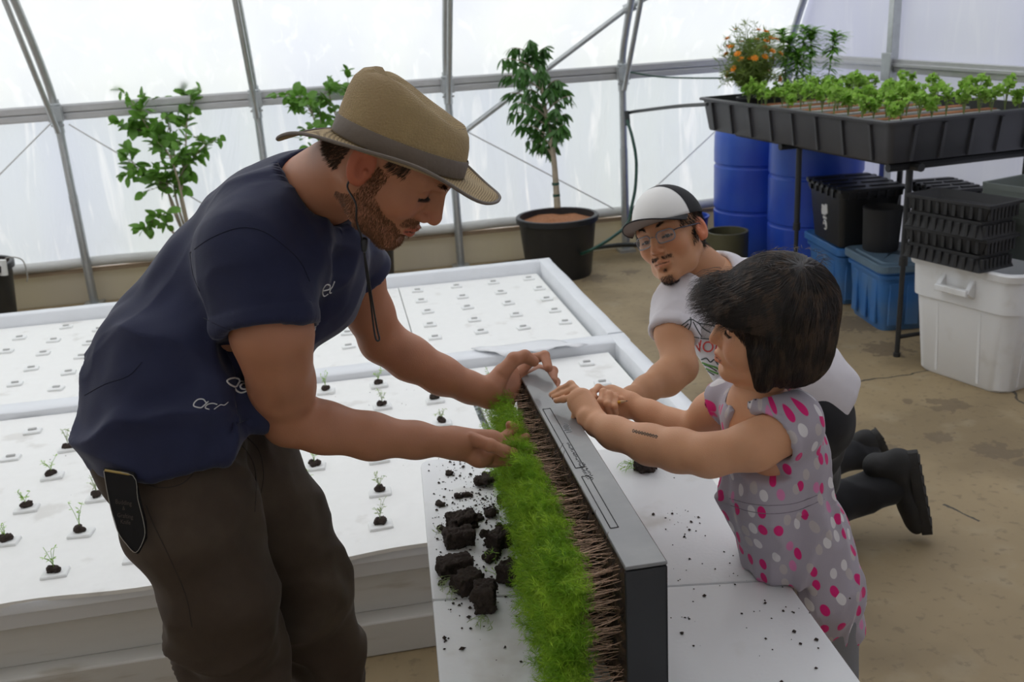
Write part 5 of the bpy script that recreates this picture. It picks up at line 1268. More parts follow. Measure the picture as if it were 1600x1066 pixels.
print_lines(bs1, [q1([(480, 680), (430, 620), (340, 620), (270, 680), (265, 740), (380, 770), (440, 730), (520, 655)])], .0012, M_white_print, shirt1, 'back_letter_a')
print_lines(bs1, [q1([(680, 710), (600, 690), (510, 710), (465, 770), (540, 800)])], .0011, M_white_print, shirt1, 'back_letter_c')
print_lines(bs1, [q1([(625, 795), (700, 740), (745, 715), (810, 720), (875, 670)])], .0009, M_white_print, shirt1, 'back_letter_t')
print_lines(bs1, [q2([(268, 262), (335, 245), (345, 200), (305, 190), (268, 235), (258, 295), (280, 328), (325, 300)])], .0014, M_white_print, shirt1, 'chest_letter_e')
print_lines(bs1, [q2([(402, 150), (375, 215), (350, 250), (345, 290), (365, 285)])], .0012, M_white_print, shirt1, 'chest_letter_d')
print_lines(bs1, [q2([(178, 690), (145, 695), (130, 735), (158, 745), (176, 705), (150, 775)])], .0010, M_white_print, shirt1, 'chest_letter_g')
# seams
M_seam = mat('seam_navy', (.008, .010, .03), rough=.9)
print_lines(bs1, [[(297, 395), (330, 372), (375, 356), (412, 362), (445, 385), (470, 410), (484, 440)], [(297, 395), (302, 430), (312, 455)]], .0011, M_seam, shirt1, 'armhole_seam', 0)
print_lines(bs1, [[(318, 497), (350, 512), (390, 521), (440, 521), (478, 511)]], .0008, M_seam, shirt1, 'hem_stitch', 0)
print_lines(bs1, [[(132, 618), (165, 600), (200, 588), (222, 566)]], .0009, M_seam, shirt1, 'side_seam', 0)

# ---- trousers
def xbrown(N, L, mp, c, mix, noise, ramp): return mix(ramp(noise(4), .48, .72), c, (.090, .066, .046))
M_brown = mat('brown_canvas', (.048, .031, .019), rough=.9, sheen=.06, var=.15, vs=50, bump=.2, bs=500, extra=xbrown)
f = Field((-.72, 1.35, .04), (.22, 2.25, 1.08), .0065)
f.ell(W(262, 700, 1.79), (.128, .135, .12), k=.03); f.cone(W(262, 675, 1.80), W(290, 650, 1.82), .12, .115, .03)
kn1 = W(343, 935, 1.76); kn2 = W(478, 905, 1.95); an1 = A(kn1[0] + .015, kn1[1] - .01, .07); an2 = A(kn2[0] + .05, kn2[1] + .02, .07)
f.chain([W(277, 748, 1.76), W(300, 820, 1.75), kn1, kn1 * .72 + an1 * .28 + A(.0, 0, 0), an1 * .85 + kn1 * .15, an1], [.115, .108, .090, .072, .068, .074], .03)
f.chain([W(375, 735, 1.90), W(425, 810, 1.93), kn2, kn2 * .7 + an2 * .3, an2 * .85 + kn2 * .15, an2], [.105, .092, .078, .066, .064, .070], .025)
half(f, (0, 0, .055), (0, 0, -1), .004)
f.cone(an1 - A(0, 0, .02), an1 + A(0, 0, .05), .060, .060, .003, 'sub'); f.cone(an2 - A(0, 0, .02), an2 + A(0, 0, .05), .056, .056, .003, 'sub')
V, F = f.mesh(2); mk = .5 + .8 * np.clip(1 - np.abs(V[:, 2] - .55) / .25, 0, 1) + .8 * np.clip((.3 - V[:, 2]) / .2, 0, 1)
V = folds(V, F, .0180, [(cw((1, .35, .3)), 8, 3.5, .8), (cw((.3, 1, .2)), 10, 4, .6), (cw((1, -.5, .2)), 15, 4, .4)], 5, mk)
tr1 = mkobj('trousers', V, F, M_brown, man, auto=0); bt1 = bvh_of(V, F); M_seamb = mat('seam_brown', (.03, .022, .016), rough=.9)
for ln in [[(222, 755), (250, 762), (280, 758), (300, 742), (310, 718)], [(228, 790), (240, 820), (262, 865), (290, 930), (300, 980)], [(372, 690), (392, 715), (400, 745), (398, 800)], [(385, 682), (405, 705), (412, 740), (408, 770)]]: print_lines(bt1, [ln], .0011, M_seamb, tr1, 'stitching', 0)
# boots
for an, nm in ((an1, 1), (an2, 2)):
    f = Field(an - A(.14, .16, .09), an + A(.26, .16, .10), .005); b = A(an[0], an[1], 0)
    f.cone(b + A(-.01, 0, .07), b + A(0, 0, .13), .048, .046, .02); f.ell(b + A(.0, 0, .045), (.06, .043, .045), k=.02); f.ell(b + A(.10, 0, .035), (.085, .046, .036), k=.025); half(f, b + A(0, 0, .005), (0, 0, -1))
    V, F = f.mesh(1); bo = mkobj('boot', V, F, mat('boot_leather', (.045, .03, .02), rough=.6), man, auto=0)
    mb = MB(); o2 = [(b[0] - .062 + .245 * t, b[1] + s_ * .044 * math.sin(math.pi * (t * .88 + .07)) ** .45) for s_, ts in ((-1, np.linspace(0, 1, 12)), (1, np.linspace(1, 0, 12))) for t in ts]
    mb.prism(o2, .0, .018); mb.build('sole', M_black, bo, bevel=.003)

# ---- straw hat
def xstraw(N, L, mp, c, mix, noise, ramp):
    w = N.new('ShaderNodeTexWave'); w.inputs['Scale'].default_value = 150; w.inputs['Distortion'].default_value = 1.5; L.new(mp.outputs[0], w.inputs[0]); w2 = N.new('ShaderNodeTexWave'); w2.bands_direction = 'Z'; w2.inputs['Scale'].default_value = 150; w2.inputs['Distortion'].default_value = 1.5; L.new(mp.outputs[0], w2.inputs[0])
    m_ = N.new('ShaderNodeMath'); m_.operation = 'MULTIPLY'; L.new(w.outputs[1], m_.inputs[0]); L.new(w2.outputs[1], m_.inputs[1])
    c = mix(ramp(m_.outputs[0], .05, .6), (.24, .165, .075), c); return mix(ramp(noise(9), .50, .72), c, (.34, .24, .12))
M_straw = mat('woven_straw', (.60, .45, .23), rough=.8, var=.25, vs=40, bump=.6, bs=260, extra=xstraw)
n = 72; th_ = np.arange(n) * 2 * math.pi / n; c_, s2_ = np.cos(th_), np.sin(th_); rings = []
ca_, cb_ = .1085, .091
def ring(ra, rb, z, xo=0): return np.stack([xo + ra * c_, rb * s2_, z + 0 * c_], 1)
prof = [(1.0, 0), (.995, .02), (.985, .045), (.965, .07), (.92, .092), (.83, .108), (.70, .118), (.5, .121), (.25, .118), (.05, .116)]
for k, z in prof:
    R_g = ring(ca_ * k, cb_ * k, 0, -.004 * (z / .12)); t_ = z / .12; zz = z * (.83 - .20 * np.clip(R_g[:, 0] / .11, -1, 1) * t_)
    pinch = .016 * t_ * np.exp(-((R_g[:, 0] - .065) / .035) ** 2) * np.abs(s2_); R_g[:, 1] *= 1 - pinch / cb_ * 1.4
    zz = zz - .018 * np.exp(-(R_g[:, 1] / .028) ** 2) * t_ * (R_g[:, 0] > -.07) * (k < .8) + .003 * np.sin(th_ * 3 + z * 60) * t_
    R_g[:, 2] = zz; rings.append(R_g)
Vc = np.concatenate(rings) @ HR.T + HO; Fc = np.array([[k * n + i, k * n + (i + 1) % n, (k + 1) * n + (i + 1) % n, (k + 1) * n + i] for k in range(len(prof) - 1) for i in range(n)])
hat = mkobj('straw_hat', Vc, Fc, M_straw, man, auto=0); md = hat.modifiers.new('thickness', 'SOLIDIFY'); md.thickness = .002
def brimz(u): # u 0 at crown, 1 at edge
    return (u ** 1.3) * (s2_ ** 2 * .014 + c_ ** 2 * np.where(c_ > 0, -.012, -.042)) + .004 * np.sin(th_ * 5 + 1) * u
def brimr(u): a = ca_ + u * np.where(c_ > 0, .066, .074); b_ = cb_ + u * .086; return a, b_
rings = []
for u in np.linspace(0, 1, 9): a, b_ = brimr(u); rings.append(np.stack([a * c_, b_ * s2_, brimz(u)], 1))
Vb2 = np.concatenate(rings) @ HR.T + HO; Fb2 = np.array([[k * n + i, k * n + (i + 1) % n, (k + 1) * n + (i + 1) % n, (k + 1) * n + i] for k in range(8) for i in range(n)])[:, ::-1]
br = mkobj('brim', Vb2, Fb2, M_straw, hat, auto=0); md = br.modifiers.new('thickness', 'SOLIDIFY'); md.thickness = .0025
M_band = mat('taupe_band', (.16, .13, .105), rough=.7, var=.12, vs=30, bump=.3, bs=80)
e_ = np.concatenate([rings[-1], rings[-1][:1]]) @ HR.T + HO; MB().tube(e_, .0028, 6, cap=False).build('brim_binding', M_band, hat, auto=0)
bnd = []
for k, z in ((1.012, .001), (1.022, .003), (1.018, .014), (1.012, .026), (.998, .028)): R_g = ring(ca_ * k, cb_ * k, z + .001); bnd.append(R_g)
Vd = np.concatenate(bnd) @ HR.T + HO; Fd = np.array([[k * n + i, k * n + (i + 1) % n, (k + 1) * n + (i + 1) % n, (k + 1) * n + i] for k in range(4) for i in range(n)]); mkobj('hat_band', Vd, Fd, M_band, hat, auto=0)
# chin cord
MB().tube(spline([H1.T(-.006, -.086, -.020), H1.T(-.002, -.088, -.038), W(556, 318, 1.475), W(557, 345, 1.50), W(565, 372, 1.57), W(573, 415, 1.6), W(580, 460, 1.63), W(589, 512, 1.66), W(593, 530, 1.66), W(588, 531, 1.66), W(584, 512, 1.66), W(579, 470, 1.64), W(573, 430, 1.61), W(569, 395, 1.59)], 5), .0017, 6).build('chin_cord', M_black, hat, auto=0)
f = Field(W(569, 383, 1.58) - .03, W(569, 383, 1.58) + .03, .002); f.cone(W(569, 376, 1.578), W(569, 390, 1.582), .006, .005, .001); V, F = f.mesh(0); mkobj('cord_lock', V, F, M_black, hat, auto=0)

# ---- leather sheath on the hip
so = [(160, 731), (209, 739), (217, 778), (227, 818), (228, 842), (214, 868), (197, 853), (183, 832), (172, 795), (165, 762)]
Ds = 1.615; fr = np.array([W(x, y, Ds + .012 * math.sin((x - 160) / 68 * 3.14) * -1) for x, y in so]); bk = fr - VIEW * .010; nn_ = len(so)
t = thing('leather_sheath', 'black leather knife sheath with pale stitching hanging at the man\'s hip', 'sheath', fr.mean(0))
mkobj('sheath', np.concatenate([fr, bk]), [list(range(nn_))[::-1], list(range(nn_, 2 * nn_))] + [[i, (i + 1) % nn_, nn_ + (i + 1) % nn_, nn_ + i] for i in range(nn_)], mat('black_leather', (.008, .007, .007), rough=.6, bump=.3, bs=200, spec=.25), t, bevel=.003)
cs = fr.mean(0); st = np.array([cs + (p - cs) * .93 + VIEW * .0012 for p in fr]); mb = MB(); loop = spline(np.vstack([st, st[:1]]), 4); mb.tube(loop, .0006, 4); mb.build('stitching', mat('pale_thread', (.40, .38, .33), rough=.9), t, auto=0)
MB().tube([W(164, 735, Ds - .006), W(206, 742, Ds - .006)], .0022, 6).build('brass_trim', mat('brass', (.45, .33, .12), rough=.4, metal=.6), t)
for i, (s, px, py, sz_) in enumerate((('Budding', 180, 787, 10), ('&', 191, 797, 9), ('Grafting', 183, 808, 9.5), ('Knife', 188, 818, 9.5))):
    V, F = text_mesh(s, 1.0); V = np.array([W(px + sz_ * .8 * v[0], py - sz_ * v[1] + v[0] * sz_ * .1, Ds - .0145) for v in V]); mkobj('lettering', V, F, mat('dull_gold', (.055, .042, .028), rough=.6), t, smooth=False)
# ============ the kneeling man in cap and glasses
SK2 = (.52, .26, .135)
kn = thing('person', 'man in white printed t-shirt, glasses and two-tone cap kneeling behind the girl', 'person', (1.25, 2.55, 0))
Rk = [[-0.7156, 0.6772, -0.1712], [-0.6872, -0.6385, 0.3465], [0.1253, 0.3655, 0.9223]]
H2 = Head([0.8418, 2.3957, 1.1225], Rk, 1.0, SK2, lip=.35)
neck2 = W(1112, 432, 2.66)
hv = H2.build(lid=1.6, neck_to=neck2, neck_r=.056, nose=.985)
f = Field(*bbox_of([W(1050, 460, 2.5), W(1085, 590, 2.42), W(950, 640, 2.3), W(1000, 610, 2.35)], .11), .0032)
arm(f, [(1062, 470, 2.56, .052), (1053, 522, 2.49, .047), (1062, 572, 2.44, .043)], .02); arm(f, [(1062, 574, 2.44, .043), (1040, 592, 2.42, .042), (1010, 608, 2.38, .031), (988, 620, 2.34, .025)], .02)
f.cone(W(986, 621, 2.34), W(966, 636, 2.31), .026, .030, .012, sq=(VIEW, .6))
for q in ([(968, 626, 2.31), (952, 628, 2.28), (944, 638, 2.26)], [(966, 634, 2.30), (952, 640, 2.27), (948, 648, 2.25)], [(966, 642, 2.30), (956, 650, 2.27), (954, 656, 2.25)], [(970, 648, 2.30), (963, 656, 2.28), (962, 661, 2.26)], [(978, 630, 2.32), (968, 650, 2.28), (960, 655, 2.25)]): finger(f, q, .0095, .0080)
Va, Fa = f.mesh(1)
f = Field(*bbox_of([W(1175, 440, 2.75), W(1215, 560, 2.85), W(1215, 690, 2.6)], .12), .005)
arm(f, [(1170, 450, 2.76, .050), (1205, 560, 2.86, .042), (1212, 640, 2.72, .030)], .02); f.cone(W(1212, 640, 2.72), W(1216, 668, 2.68), .028, .032, .012)
for k in range(4): finger(f, [(1208 + 5 * k, 668, 2.68), (1208 + 6 * k, 690, 2.65), (1209 + 6 * k, 702, 2.67)], .010, .008)
finger(f, [(1205, 655, 2.68), (1196, 672, 2.66), (1192, 684, 2.66)], .011, .009); Vb, Fb = f.mesh(1)
f = Field(*bbox_of([W(1110, 430, 2.66), W(1290, 640, 2.66)], .2), .012); f.chain([neck2, W(1120, 470, 2.66), W(1180, 550, 2.66), W(1270, 610, 2.64)], [.062, .10, .10, .10], .03); Vt, Ft = f.mesh(1)
Vs, Fs, Cs = joinskin([hv, (Va, Fa, armtint(Va, SK2)), (Vb, Fb, armtint(Vb, SK2)), (Vt, Ft, solid(Vt, SK2))]); mkobj('body', Vs, Fs, skin_mat('skin_man'), kn, C=Cs, auto=0)
eyes(H2, kn, (1, .05, -.28)); lashes(H2, kn, .0004, 20, .004); brows(H2, kn, M_hairb, 230, 5, .0005); bh2 = bvh_of(hv[0], hv[1])
def stubble(name, mask, n, L0, m, seed, r0=.0003, dirl=(.2, 0, -1)):
    P0, N0 = surf_samples(hv[0], hv[1], mask, n, seed); R_ = np.random.RandomState(seed); d = nrmrows(H2.R @ np.array(dirl) + N0 * .5 + R_.normal(0, .2, P0.shape)); Lb = R_.uniform(.6, 1.2, len(P0)) * L0
    P = np.stack([P0 + d * (Lb * t)[:, None] for t in (0, .5, 1)], 1); V, F, _ = tubes(P, np.array([r0, r0 * .9, r0 * .3])); return mkobj(name, V, F, m, kn, auto=0)
def mk1(P): x, y, z = H2.L(P).T; ay = np.abs(y); return (z < -.040) & (z > -.0505) & (x > .075) & (ay < .030) & (ay > .004)
stubble('moustache', mk1, 520, .0042, M_hairb, 3, .00022)
def mk2(P): x, y, z = H2.L(P).T; ay = np.abs(y); return ((z < -.092) & (x > .055) & (ay < .018)) | ((z < -.074) & (z > -.082) & (ay < .006) & (x > .08))
stubble('goatee', mk2, 800, .006, M_hairb, 4, .00025)
def mk3(P): x, y, z = H2.L(P).T; ay = np.abs(y); return ((z > .02) & (x < .062) & (ay < .0825)) | ((x < -.03) & (z > -.04) & (x > -.12)) | ((x < .020) & (x > .004) & (z > -.028) & (ay > .06) & (ay < .08) & (z <= .025)) | ((z > .048) & (x < .09))
stubble('hair', mk3, 5200, .016, M_hairb, 6, .00055, (-.15, 0, -1))
# cap
M_capw = mat('cap_white', (.80, .79, .77), rough=.8, bump=.1, bs=500); M_capb = mat('cap_black', (.012, .012, .014), rough=.85, bump=.15, bs=500); M_under = mat('visor_underside', (.22, .18, .155), rough=.85)
def cappart(name, x0, x1, m, par):
    g = []; F = []
    na, nb = 24, 36
    for i in range(na):
        u = x0 + (x1 - x0) * i / (na - 1)         # section position front to back, as an angle
        for j in range(nb):
            b_ = -math.pi * .5 + math.pi * j / (nb - 1) * 1.0
            x = math.cos(u); rr = math.sin(u)
            y = math.sin(b_) * rr; z = math.cos(b_) * rr
            g.append(H2.T(-.006 + .108 * x, .0885 * y, .044 + .098 * z * (1 + .05 * x)))
    F = [[i * nb + j, i * nb + j + 1, (i + 1) * nb + j + 1, (i + 1) * nb + j] for i in range(na - 1) for j in range(nb - 1)]
    o = mkobj(name, np.array(g), F, m, par, auto=0); md = o.modifiers.new('thickness', 'SOLIDIFY'); md.thickness = .0022; return o
cap = cappart('cap', 1.20, math.pi - .02, M_capb, kn); cappart('front_panel', .03, 1.22, M_capw, cap)
g = []; nu, nv = 9, 25
for i in range(nu):
    for j in range(nv):
        a = (j / (nv - 1) - .5) * 2 * 1.20; u = i / (nu - 1); x = .100 * math.cos(a) + u * .084 * max(0, math.cos(a * 1.22)) ** .7; y = .0865 * math.sin(a) * (1 + .02 * u); z = .045 + .004 * u - .018 * (abs(y) / .085) ** 2 * (.1 + u) + .010 * u * (1 - (y / .085) ** 2)
        g.append((x, y, z))
g = np.array(g); top = np.array([H2.T(*q) for q in g]); F = [[i * nv + j, i * nv + j + 1, (i + 1) * nv + j + 1, (i + 1) * nv + j] for i in range(nu - 1) for j in range(nv - 1)]
o = mkobj('visor', top, [q[::-1] for q in F], M_capb, cap, auto=0); bot = np.array([H2.T(q[0] * .995, q[1] * .99, q[2] - .0028) for q in g]); mkobj('visor_underside', bot, F, M_under, cap, auto=0)
MB().tube([top[(nu - 1) * nv + j] - H2.R @ A(0, 0, .0014) for j in range(nv)], .0019, 6).build('visor_edge', M_capb, cap, auto=0)
MB().lathe([(.006, -.001), (.005, .002), (.0005, .0035)], H2.T(-.006, 0, .143), 12, H2.R, close=False).build('button', M_capw, cap)
# glasses
M_fr = mat('clear_grey_frame', (.20, .21, .24), rough=.2, spec=.8); M_lens = mat('lens', (.9, .95, 1), rough=.03, alpha=.10, spec=.8)
gl = None
for y in (-1, 1):
    lo = rrect(.046, .030, .011, 4); P = []
    for a, b in lo: P.append(H2.T(.1015 - .012 * (abs(a + .0325) / .055) ** 2, (a + .0325) * y, b + .004 - .0))
    mb = MB(); mb.tube(np.vstack([P, P[:1]]), .0016, 6, cap=False)
    if gl is None: gl = mb.build('glasses', M_fr, kn, auto=0)
    else: mb.build('rim', M_fr, gl, auto=0)
    mkobj('lens', np.array(P), [list(range(len(P)))], M_lens, gl, smooth=False)
    MB().tube([H2.T(.090, .056 * y, .012), H2.T(.083, .066 * y, .013), H2.T(.04, .0785 * y, .013), H2.T(-.004, .0835 * y, .014), H2.T(-.012, .083 * y, .0)], .0017, 6).build('temple', mat('dark_blue_frame', (.03, .035, .06), rough=.3), gl, auto=0)
MB().tube(spline([H2.T(.1005, -.0095, .007), H2.T(.1055, 0, .010), H2.T(.1005, .0095, .007)], 4), .0015, 6).build('bridge', M_fr, gl, auto=0)

# t-shirt
M_tee = mat('white_cotton', (.66, .63, .66), rough=.9, sheen=.2, var=.04, vs=50, bump=.12, bs=600)
f = Field(*bbox_of([W(1020, 430, 2.5), W(1175, 400, 2.9), W(1330, 660, 2.5), W(1280, 660, 2.85), W(1080, 600, 2.5)], .14), .005)
f.chain([W(1112, 448, 2.68), W(1122, 478, 2.68), W(1175, 545, 2.68), W(1240, 590, 2.66), W(1276, 618, 2.65)], [.088, .118, .124, .122, .118], .04)
f.cone(W(1105, 452, 2.66), W(1064, 470, 2.56), .075, .064, .04); f.cone(W(1064, 468, 2.56), W(1052, 520, 2.495), .066, .060, .02); f.cone(W(1120, 445, 2.70), W(1172, 452, 2.78), .086, .080, .04); f.cone(W(1172, 452, 2.78), W(1200, 520, 2.84), .078, .062, .02)
cuff(f, W(1064, 468, 2.56), W(1051, 524, 2.49), .061, .052); cuff(f, W(1172, 450, 2.78), W(1202, 525, 2.84), .060, .052)
nd = nrm(H2.T(-.02, 0, -.04) - neck2)
f.cone(neck2 + nd * .004, neck2 + nd * .12, .080, .085, .003, 'sub', flat=True); f.cone(neck2 - nd * .012, neck2 + nd * .006, .076, .076, .004, flat=True); f.cone(neck2 - nd * .06, neck2 + nd * .03, .065, .065, .003, 'sub', flat=True)
f.cone(W(1100, 430, 2.60), W(1084, 470, 2.53), .042, .012, .006, 'sub')
hn2 = nrm(W(1330, 640, 2.66) - W(1180, 545, 2.68)); half(f, W(1318, 630, 2.65), hn2, .006)
V, F = f.mesh(2); fm = .5 + .8 * np.clip(1 - np.linalg.norm(V - W(1070, 490, 2.55), axis=1) / .2, 0, 1)
V = folds(V, F, .0065, [(cw((.25, 1, .2)), 15, 5, .9), (cw((.8, -.5, .2)), 12, 4, .6)], 21, fm)
tee = mkobj('t_shirt', V, F, M_tee, kn, auto=0); bt = bvh_of(V, F)
M_inkk = mat('ink_dark', (.05, .06, .06), rough=.8); M_inkr = mat('ink_red', (.72, .07, .06), rough=.8); M_inkg = mat('ink_green', (.10, .26, .05), rough=.8)
print_lines(bt, [[(1060, 512), (1070, 505), (1080, 499), (1092, 505), (1110, 508), (1122, 512)], [(1060, 512), (1063, 520), (1066, 524)], [(1080, 499), (1079, 508), (1074, 518)], [(1083, 503), (1090, 516), (1096, 526)], [(1090, 504), (1100, 514), (1110, 520)], [(1076, 506), (1068, 513)], [(1070, 524), (1082, 526), (1096, 529), (1112, 530)], [(1079, 496), (1080, 500)]], .0016, M_inkk, tee, 'umbrella_print')
print_text(bt, 'NOM', 1077, 546, 25, .16, M_inkr, tee, 'red_lettering', .95, off=.002)
print_lines(bt, [[(1078, 532), (1080, 548)], [(1092, 535), (1094, 550)]], .0012, M_inkr, tee, 'red_lettering')
print_lines(bt, [[(1096, 562), (1104, 560), (1110, 566), (1116, 562), (1122, 570)], [(1100, 570), (1110, 574), (1120, 580)], [(1106, 580), (1116, 586)]], .0020, M_inkk, tee, 'dark_drawing'); print_lines(bt, [[(1098, 567), (1108, 571), (1118, 574), (1124, 578)], [(1104, 576), (1114, 581), (1122, 584)]], .0032, M_inkg, tee, 'green_drawing')

# trousers, kneeling
M_blk = mat('black_denim', (.010, .010, .012), rough=.9, sheen=.15, var=.2, vs=40, bump=.15, bs=500)
K1 = Wz(1222, 818, .075); K2 = Wz(1205, 752, .075); a1 = Wy(1400, 752, 2.60); a2 = Wy(1352, 706, 2.98)
f = Field(*bbox_of([W(1290, 630, 2.66), K1, K2, a1, a2, A(1.3, 2.6, .02)], .17), .006)
f.ell(W(1272, 648, 2.66), (.098, .11, .095), k=.03)
f.chain([W(1270, 655, 2.61), K1 * .5 + W(1270, 655, 2.61) * .5 + A(.02, 0, .0), K1], [.092, .092, .074], .03); f.chain([W(1264, 650, 2.74), K2 * .5 + W(1264, 650, 2.74) * .5, K2], [.090, .090, .070], .03)
f.chain([K1, K1 * .55 + a1 * .45, a1], [.072, .068, .060], .02); f.chain([K2, K2 * .55 + a2 * .45, a2], [.068, .056, .048], .02)
half(f, (0, 0, .006), (0, 0, -1), .004)
V, F = f.mesh(2); V = folds(V, F, .008, [(cw((.2, 1, .2)), 13, 4, .9), (cw((1, .2, .2)), 12, 4, .5)], 31); V[:, 2] = np.maximum(V[:, 2], .003); mkobj('trousers', V, F, M_blk, kn, auto=0)
M_shoe = mat('shoe_black', (.014, .013, .013), rough=.7, bump=.2, bs=300, var=.2); M_sole = mat('shoe_sole', (.025, .023, .021), rough=.8, bump=.5, bs=120, var=.2)
def shoe(heel, toe, back, w):
    """heel and toe on the sole line, back points away from the sole (up the ankle)"""
    heel, toe = np.array(heel), np.array(toe); L_ = np.linalg.norm(toe - heel); x = nrm(toe - heel); z = nrm(back - x * np.dot(back, x)); y = np.cross(z, x); Rr = np.stack([x, y, z], 1); Q = lambda a, b, c: heel + Rr @ A(a * L_, b, c)
    f = Field(*bbox_of([heel, toe], .16), .0045)
    f.ell(Q(.16, 0, .048), (.062, .042, .056), Rr, k=.02); f.ell(Q(.70, 0, .032), (.088, .050, .040), Rr, k=.03); f.cone(Q(.30, 0, .05), Q(.6, 0, .035), .042, .038, .03); f.cone(Q(.18, 0, .06), Q(.13, 0, .115), .042, .044, .02); half(f, Q(0, 0, .006), -z, .003)
    V, F = f.mesh(1); V[:, 2] = np.maximum(V[:, 2], .004); so_ = mkobj('shoe', V, F, M_shoe, kn, auto=0)
    rings = []; n_ = 28
    for zz, k in ((-.014, .95), (-.010, 1.0), (.012, 1.0), (.018, .95)):
        R_g = []
        for i in range(n_):
            a = 2 * math.pi * i / n_; X = .5 - .5 * math.cos(a) * 1.03; wv = (.036 + .012 * math.sin(math.pi * min(1, max(0, X)) ** .8 + -.3)) ; R_g.append(Q(X, math.copysign(abs(math.sin(a)) ** .6, math.sin(a)) * wv * k, zz))
        rings.append(np.array(R_g))
    mb = MB(); mb.loops(rings); 
    for q in range(7): mb.box(Q(.10 + q * .13, 0, -.015), (.010, .060, .005), Rr)
    mb.V = [np.column_stack([v[:, 0], v[:, 1], np.maximum(v[:, 2], .002)]) for v in mb.V]; mb.build('sole', M_sole, so_)
shoe(Wy(1426, 706, 2.56), Wz(1450, 832, .03), nrm(a1 - Wy(1440, 760, 2.56)) + A(0, 0, .1), .05); shoe(Wy(1366, 676, 2.98), Wz(1386, 722, .03) , nrm(a2 - Wy(1380, 700, 2.98)), .05)

def off_table(f):
    """cloth and body press against the table's edge instead of passing through it"""
    sl, P = f.reg(f.lo, f.lo + f.h * f.n); a_, d_ = pk[3], ur; s_ = -((P[..., 0] - a_[0]) * -d_[1] + (P[..., 1] - a_[1]) * d_[0])
    s_ = -s_; f.put(sl, np.maximum(P[..., 2] - (TBZ + .003), s_ * SIDE - .004), 'sub', .008)
SIDE = 1 if ((.95 - pk[3][0]) * -ur[1] + (1.55 - pk[3][1]) * ur[0]) > 0 else -1
# ============ the girl in the spotted romper
SK3 = (.66, .34, .19)
gk = thing('person', 'small girl with dark bobbed hair in a pink-spotted grey romper, leaning on the table', 'person', (.98, 1.65, 0))
Rg = [[-0.9725, -0.2306, -0.0336], [0.2330, -0.9599, -0.1562], [0.0037, -0.1597, 0.9872]]
gp = CP + (A(0.7057, 1.5088, 1.1618) - CP) * (.93 / .90)
H3 = Head(gp, Rg, .93, SK3, lip=.6); neck3 = W(1180, 622, 1.80)
hv = H3.build(child=True, lid=.5, neck_to=neck3, neck_r=.042)
f = Field(*bbox_of([W(1235, 665, 1.70), W(1105, 712, 1.72), W(935, 665, 1.93), W(860, 620, 2.06)], .075), .0024)
arm(f, [(1232, 668, 1.74, .046), (1178, 697, 1.735, .042), (1108, 712, 1.76, .037)], .02); arm(f, [(1108, 712, 1.76, .037), (1060, 704, 1.80, .0385), (1015, 695, 1.84, .036), (960, 677, 1.90, .030), (934, 664, 1.93, .0245)], .02)
f.cone(W(932, 662, 1.935), W(908, 628, 1.985), .024, .029, .012, sq=(cw((-.2, .2, .9)), .62)); f.ell(W(915, 655, 1.95), (.017, .017, .022), k=.01)
fg = [finger(f, [(903, 612, 1.995), (892, 601, 2.015), (876, 609, 2.03), (862, 617, 2.035)], .0088, .0066), finger(f, [(908, 622, 1.985), (897, 609, 2.00), (880, 616, 2.02), (866, 621, 2.028)], .0088, .0066), finger(f, [(908, 634, 1.975), (894, 621, 1.99), (880, 624, 2.005), (869, 626, 2.012)], .0082, .0063),
      finger(f, [(912, 645, 1.965), (900, 640, 1.975), (896, 655, 1.98)], .0078, .0060), finger(f, [(912, 640, 1.99), (900, 632, 2.03), (898, 640, 2.05)], .0095, .0075)]
Va, Fa = f.mesh(1)
f = Field(*bbox_of([W(1140, 615, 1.93), W(1075, 690, 2.0), W(925, 620, 2.1), W(960, 640, 2.1)], .075), .0024)
arm(f, [(1150, 618, 1.90, .042), (1112, 645, 1.95, .038), (1080, 674, 1.99, .033)], .02); arm(f, [(1080, 674, 1.99, .033), (1048, 664, 2.01, .031), (1015, 648, 2.03, .027), (986, 632, 2.05, .0225)], .02)
f.cone(W(984, 630, 2.05), W(955, 620, 2.075), .023, .026, .012, sq=(VIEW, .7)); f.cone(W(980, 645, 2.05), W(955, 640, 2.05), .014, .014, .01)
fp = [finger(f, [(950, 612, 2.08), (935, 606, 2.06), (926, 613, 2.04), (928, 622, 2.025)], .0085, .0066), finger(f, [(955, 616, 2.06), (943, 613, 2.03), (938, 628, 2.01), (941, 641, 2.015)], .0086, .0068), finger(f, [(961, 620, 2.05), (952, 617, 2.02), (949, 632, 2.00), (952, 645, 2.01)], .0086, .0068),
      finger(f, [(968, 625, 2.04), (961, 622, 2.02), (960, 636, 2.00), (962, 646, 2.01)], .0080, .0064), finger(f, [(962, 640, 2.05), (944, 632, 2.05), (930, 624, 2.04), (922, 619, 2.035)], .0095, .0075)]
Vb, Fb = f.mesh(1)
f = Field(*bbox_of([neck3, W(1215, 700, 1.82), W(1250, 860, 1.9), A(1.0, 1.6, .1)], .16), .009)
f.chain([neck3, W(1190, 655, 1.81), W(1212, 720, 1.83), W(1216, 785, 1.86), W(1245, 860, 1.90)], [.046, .066, .066, .062, .062], .03); f.cone(W(1195, 650, 1.80), W(1228, 664, 1.75), .05, .045, .02); f.cone(W(1190, 645, 1.82), W(1155, 620, 1.89), .05, .040, .02); off_table(f)
Vt, Ft = f.mesh(1)
Vs, Fs, Cs = joinskin([hv, (Va, Fa, armtint(Va, SK3)), (Vb, Fb, armtint(Vb, SK3)), (Vt, Ft, solid(Vt, SK3))]); mkobj('body', Vs, Fs, skin_mat('skin_man'), gk, C=Cs, auto=0)
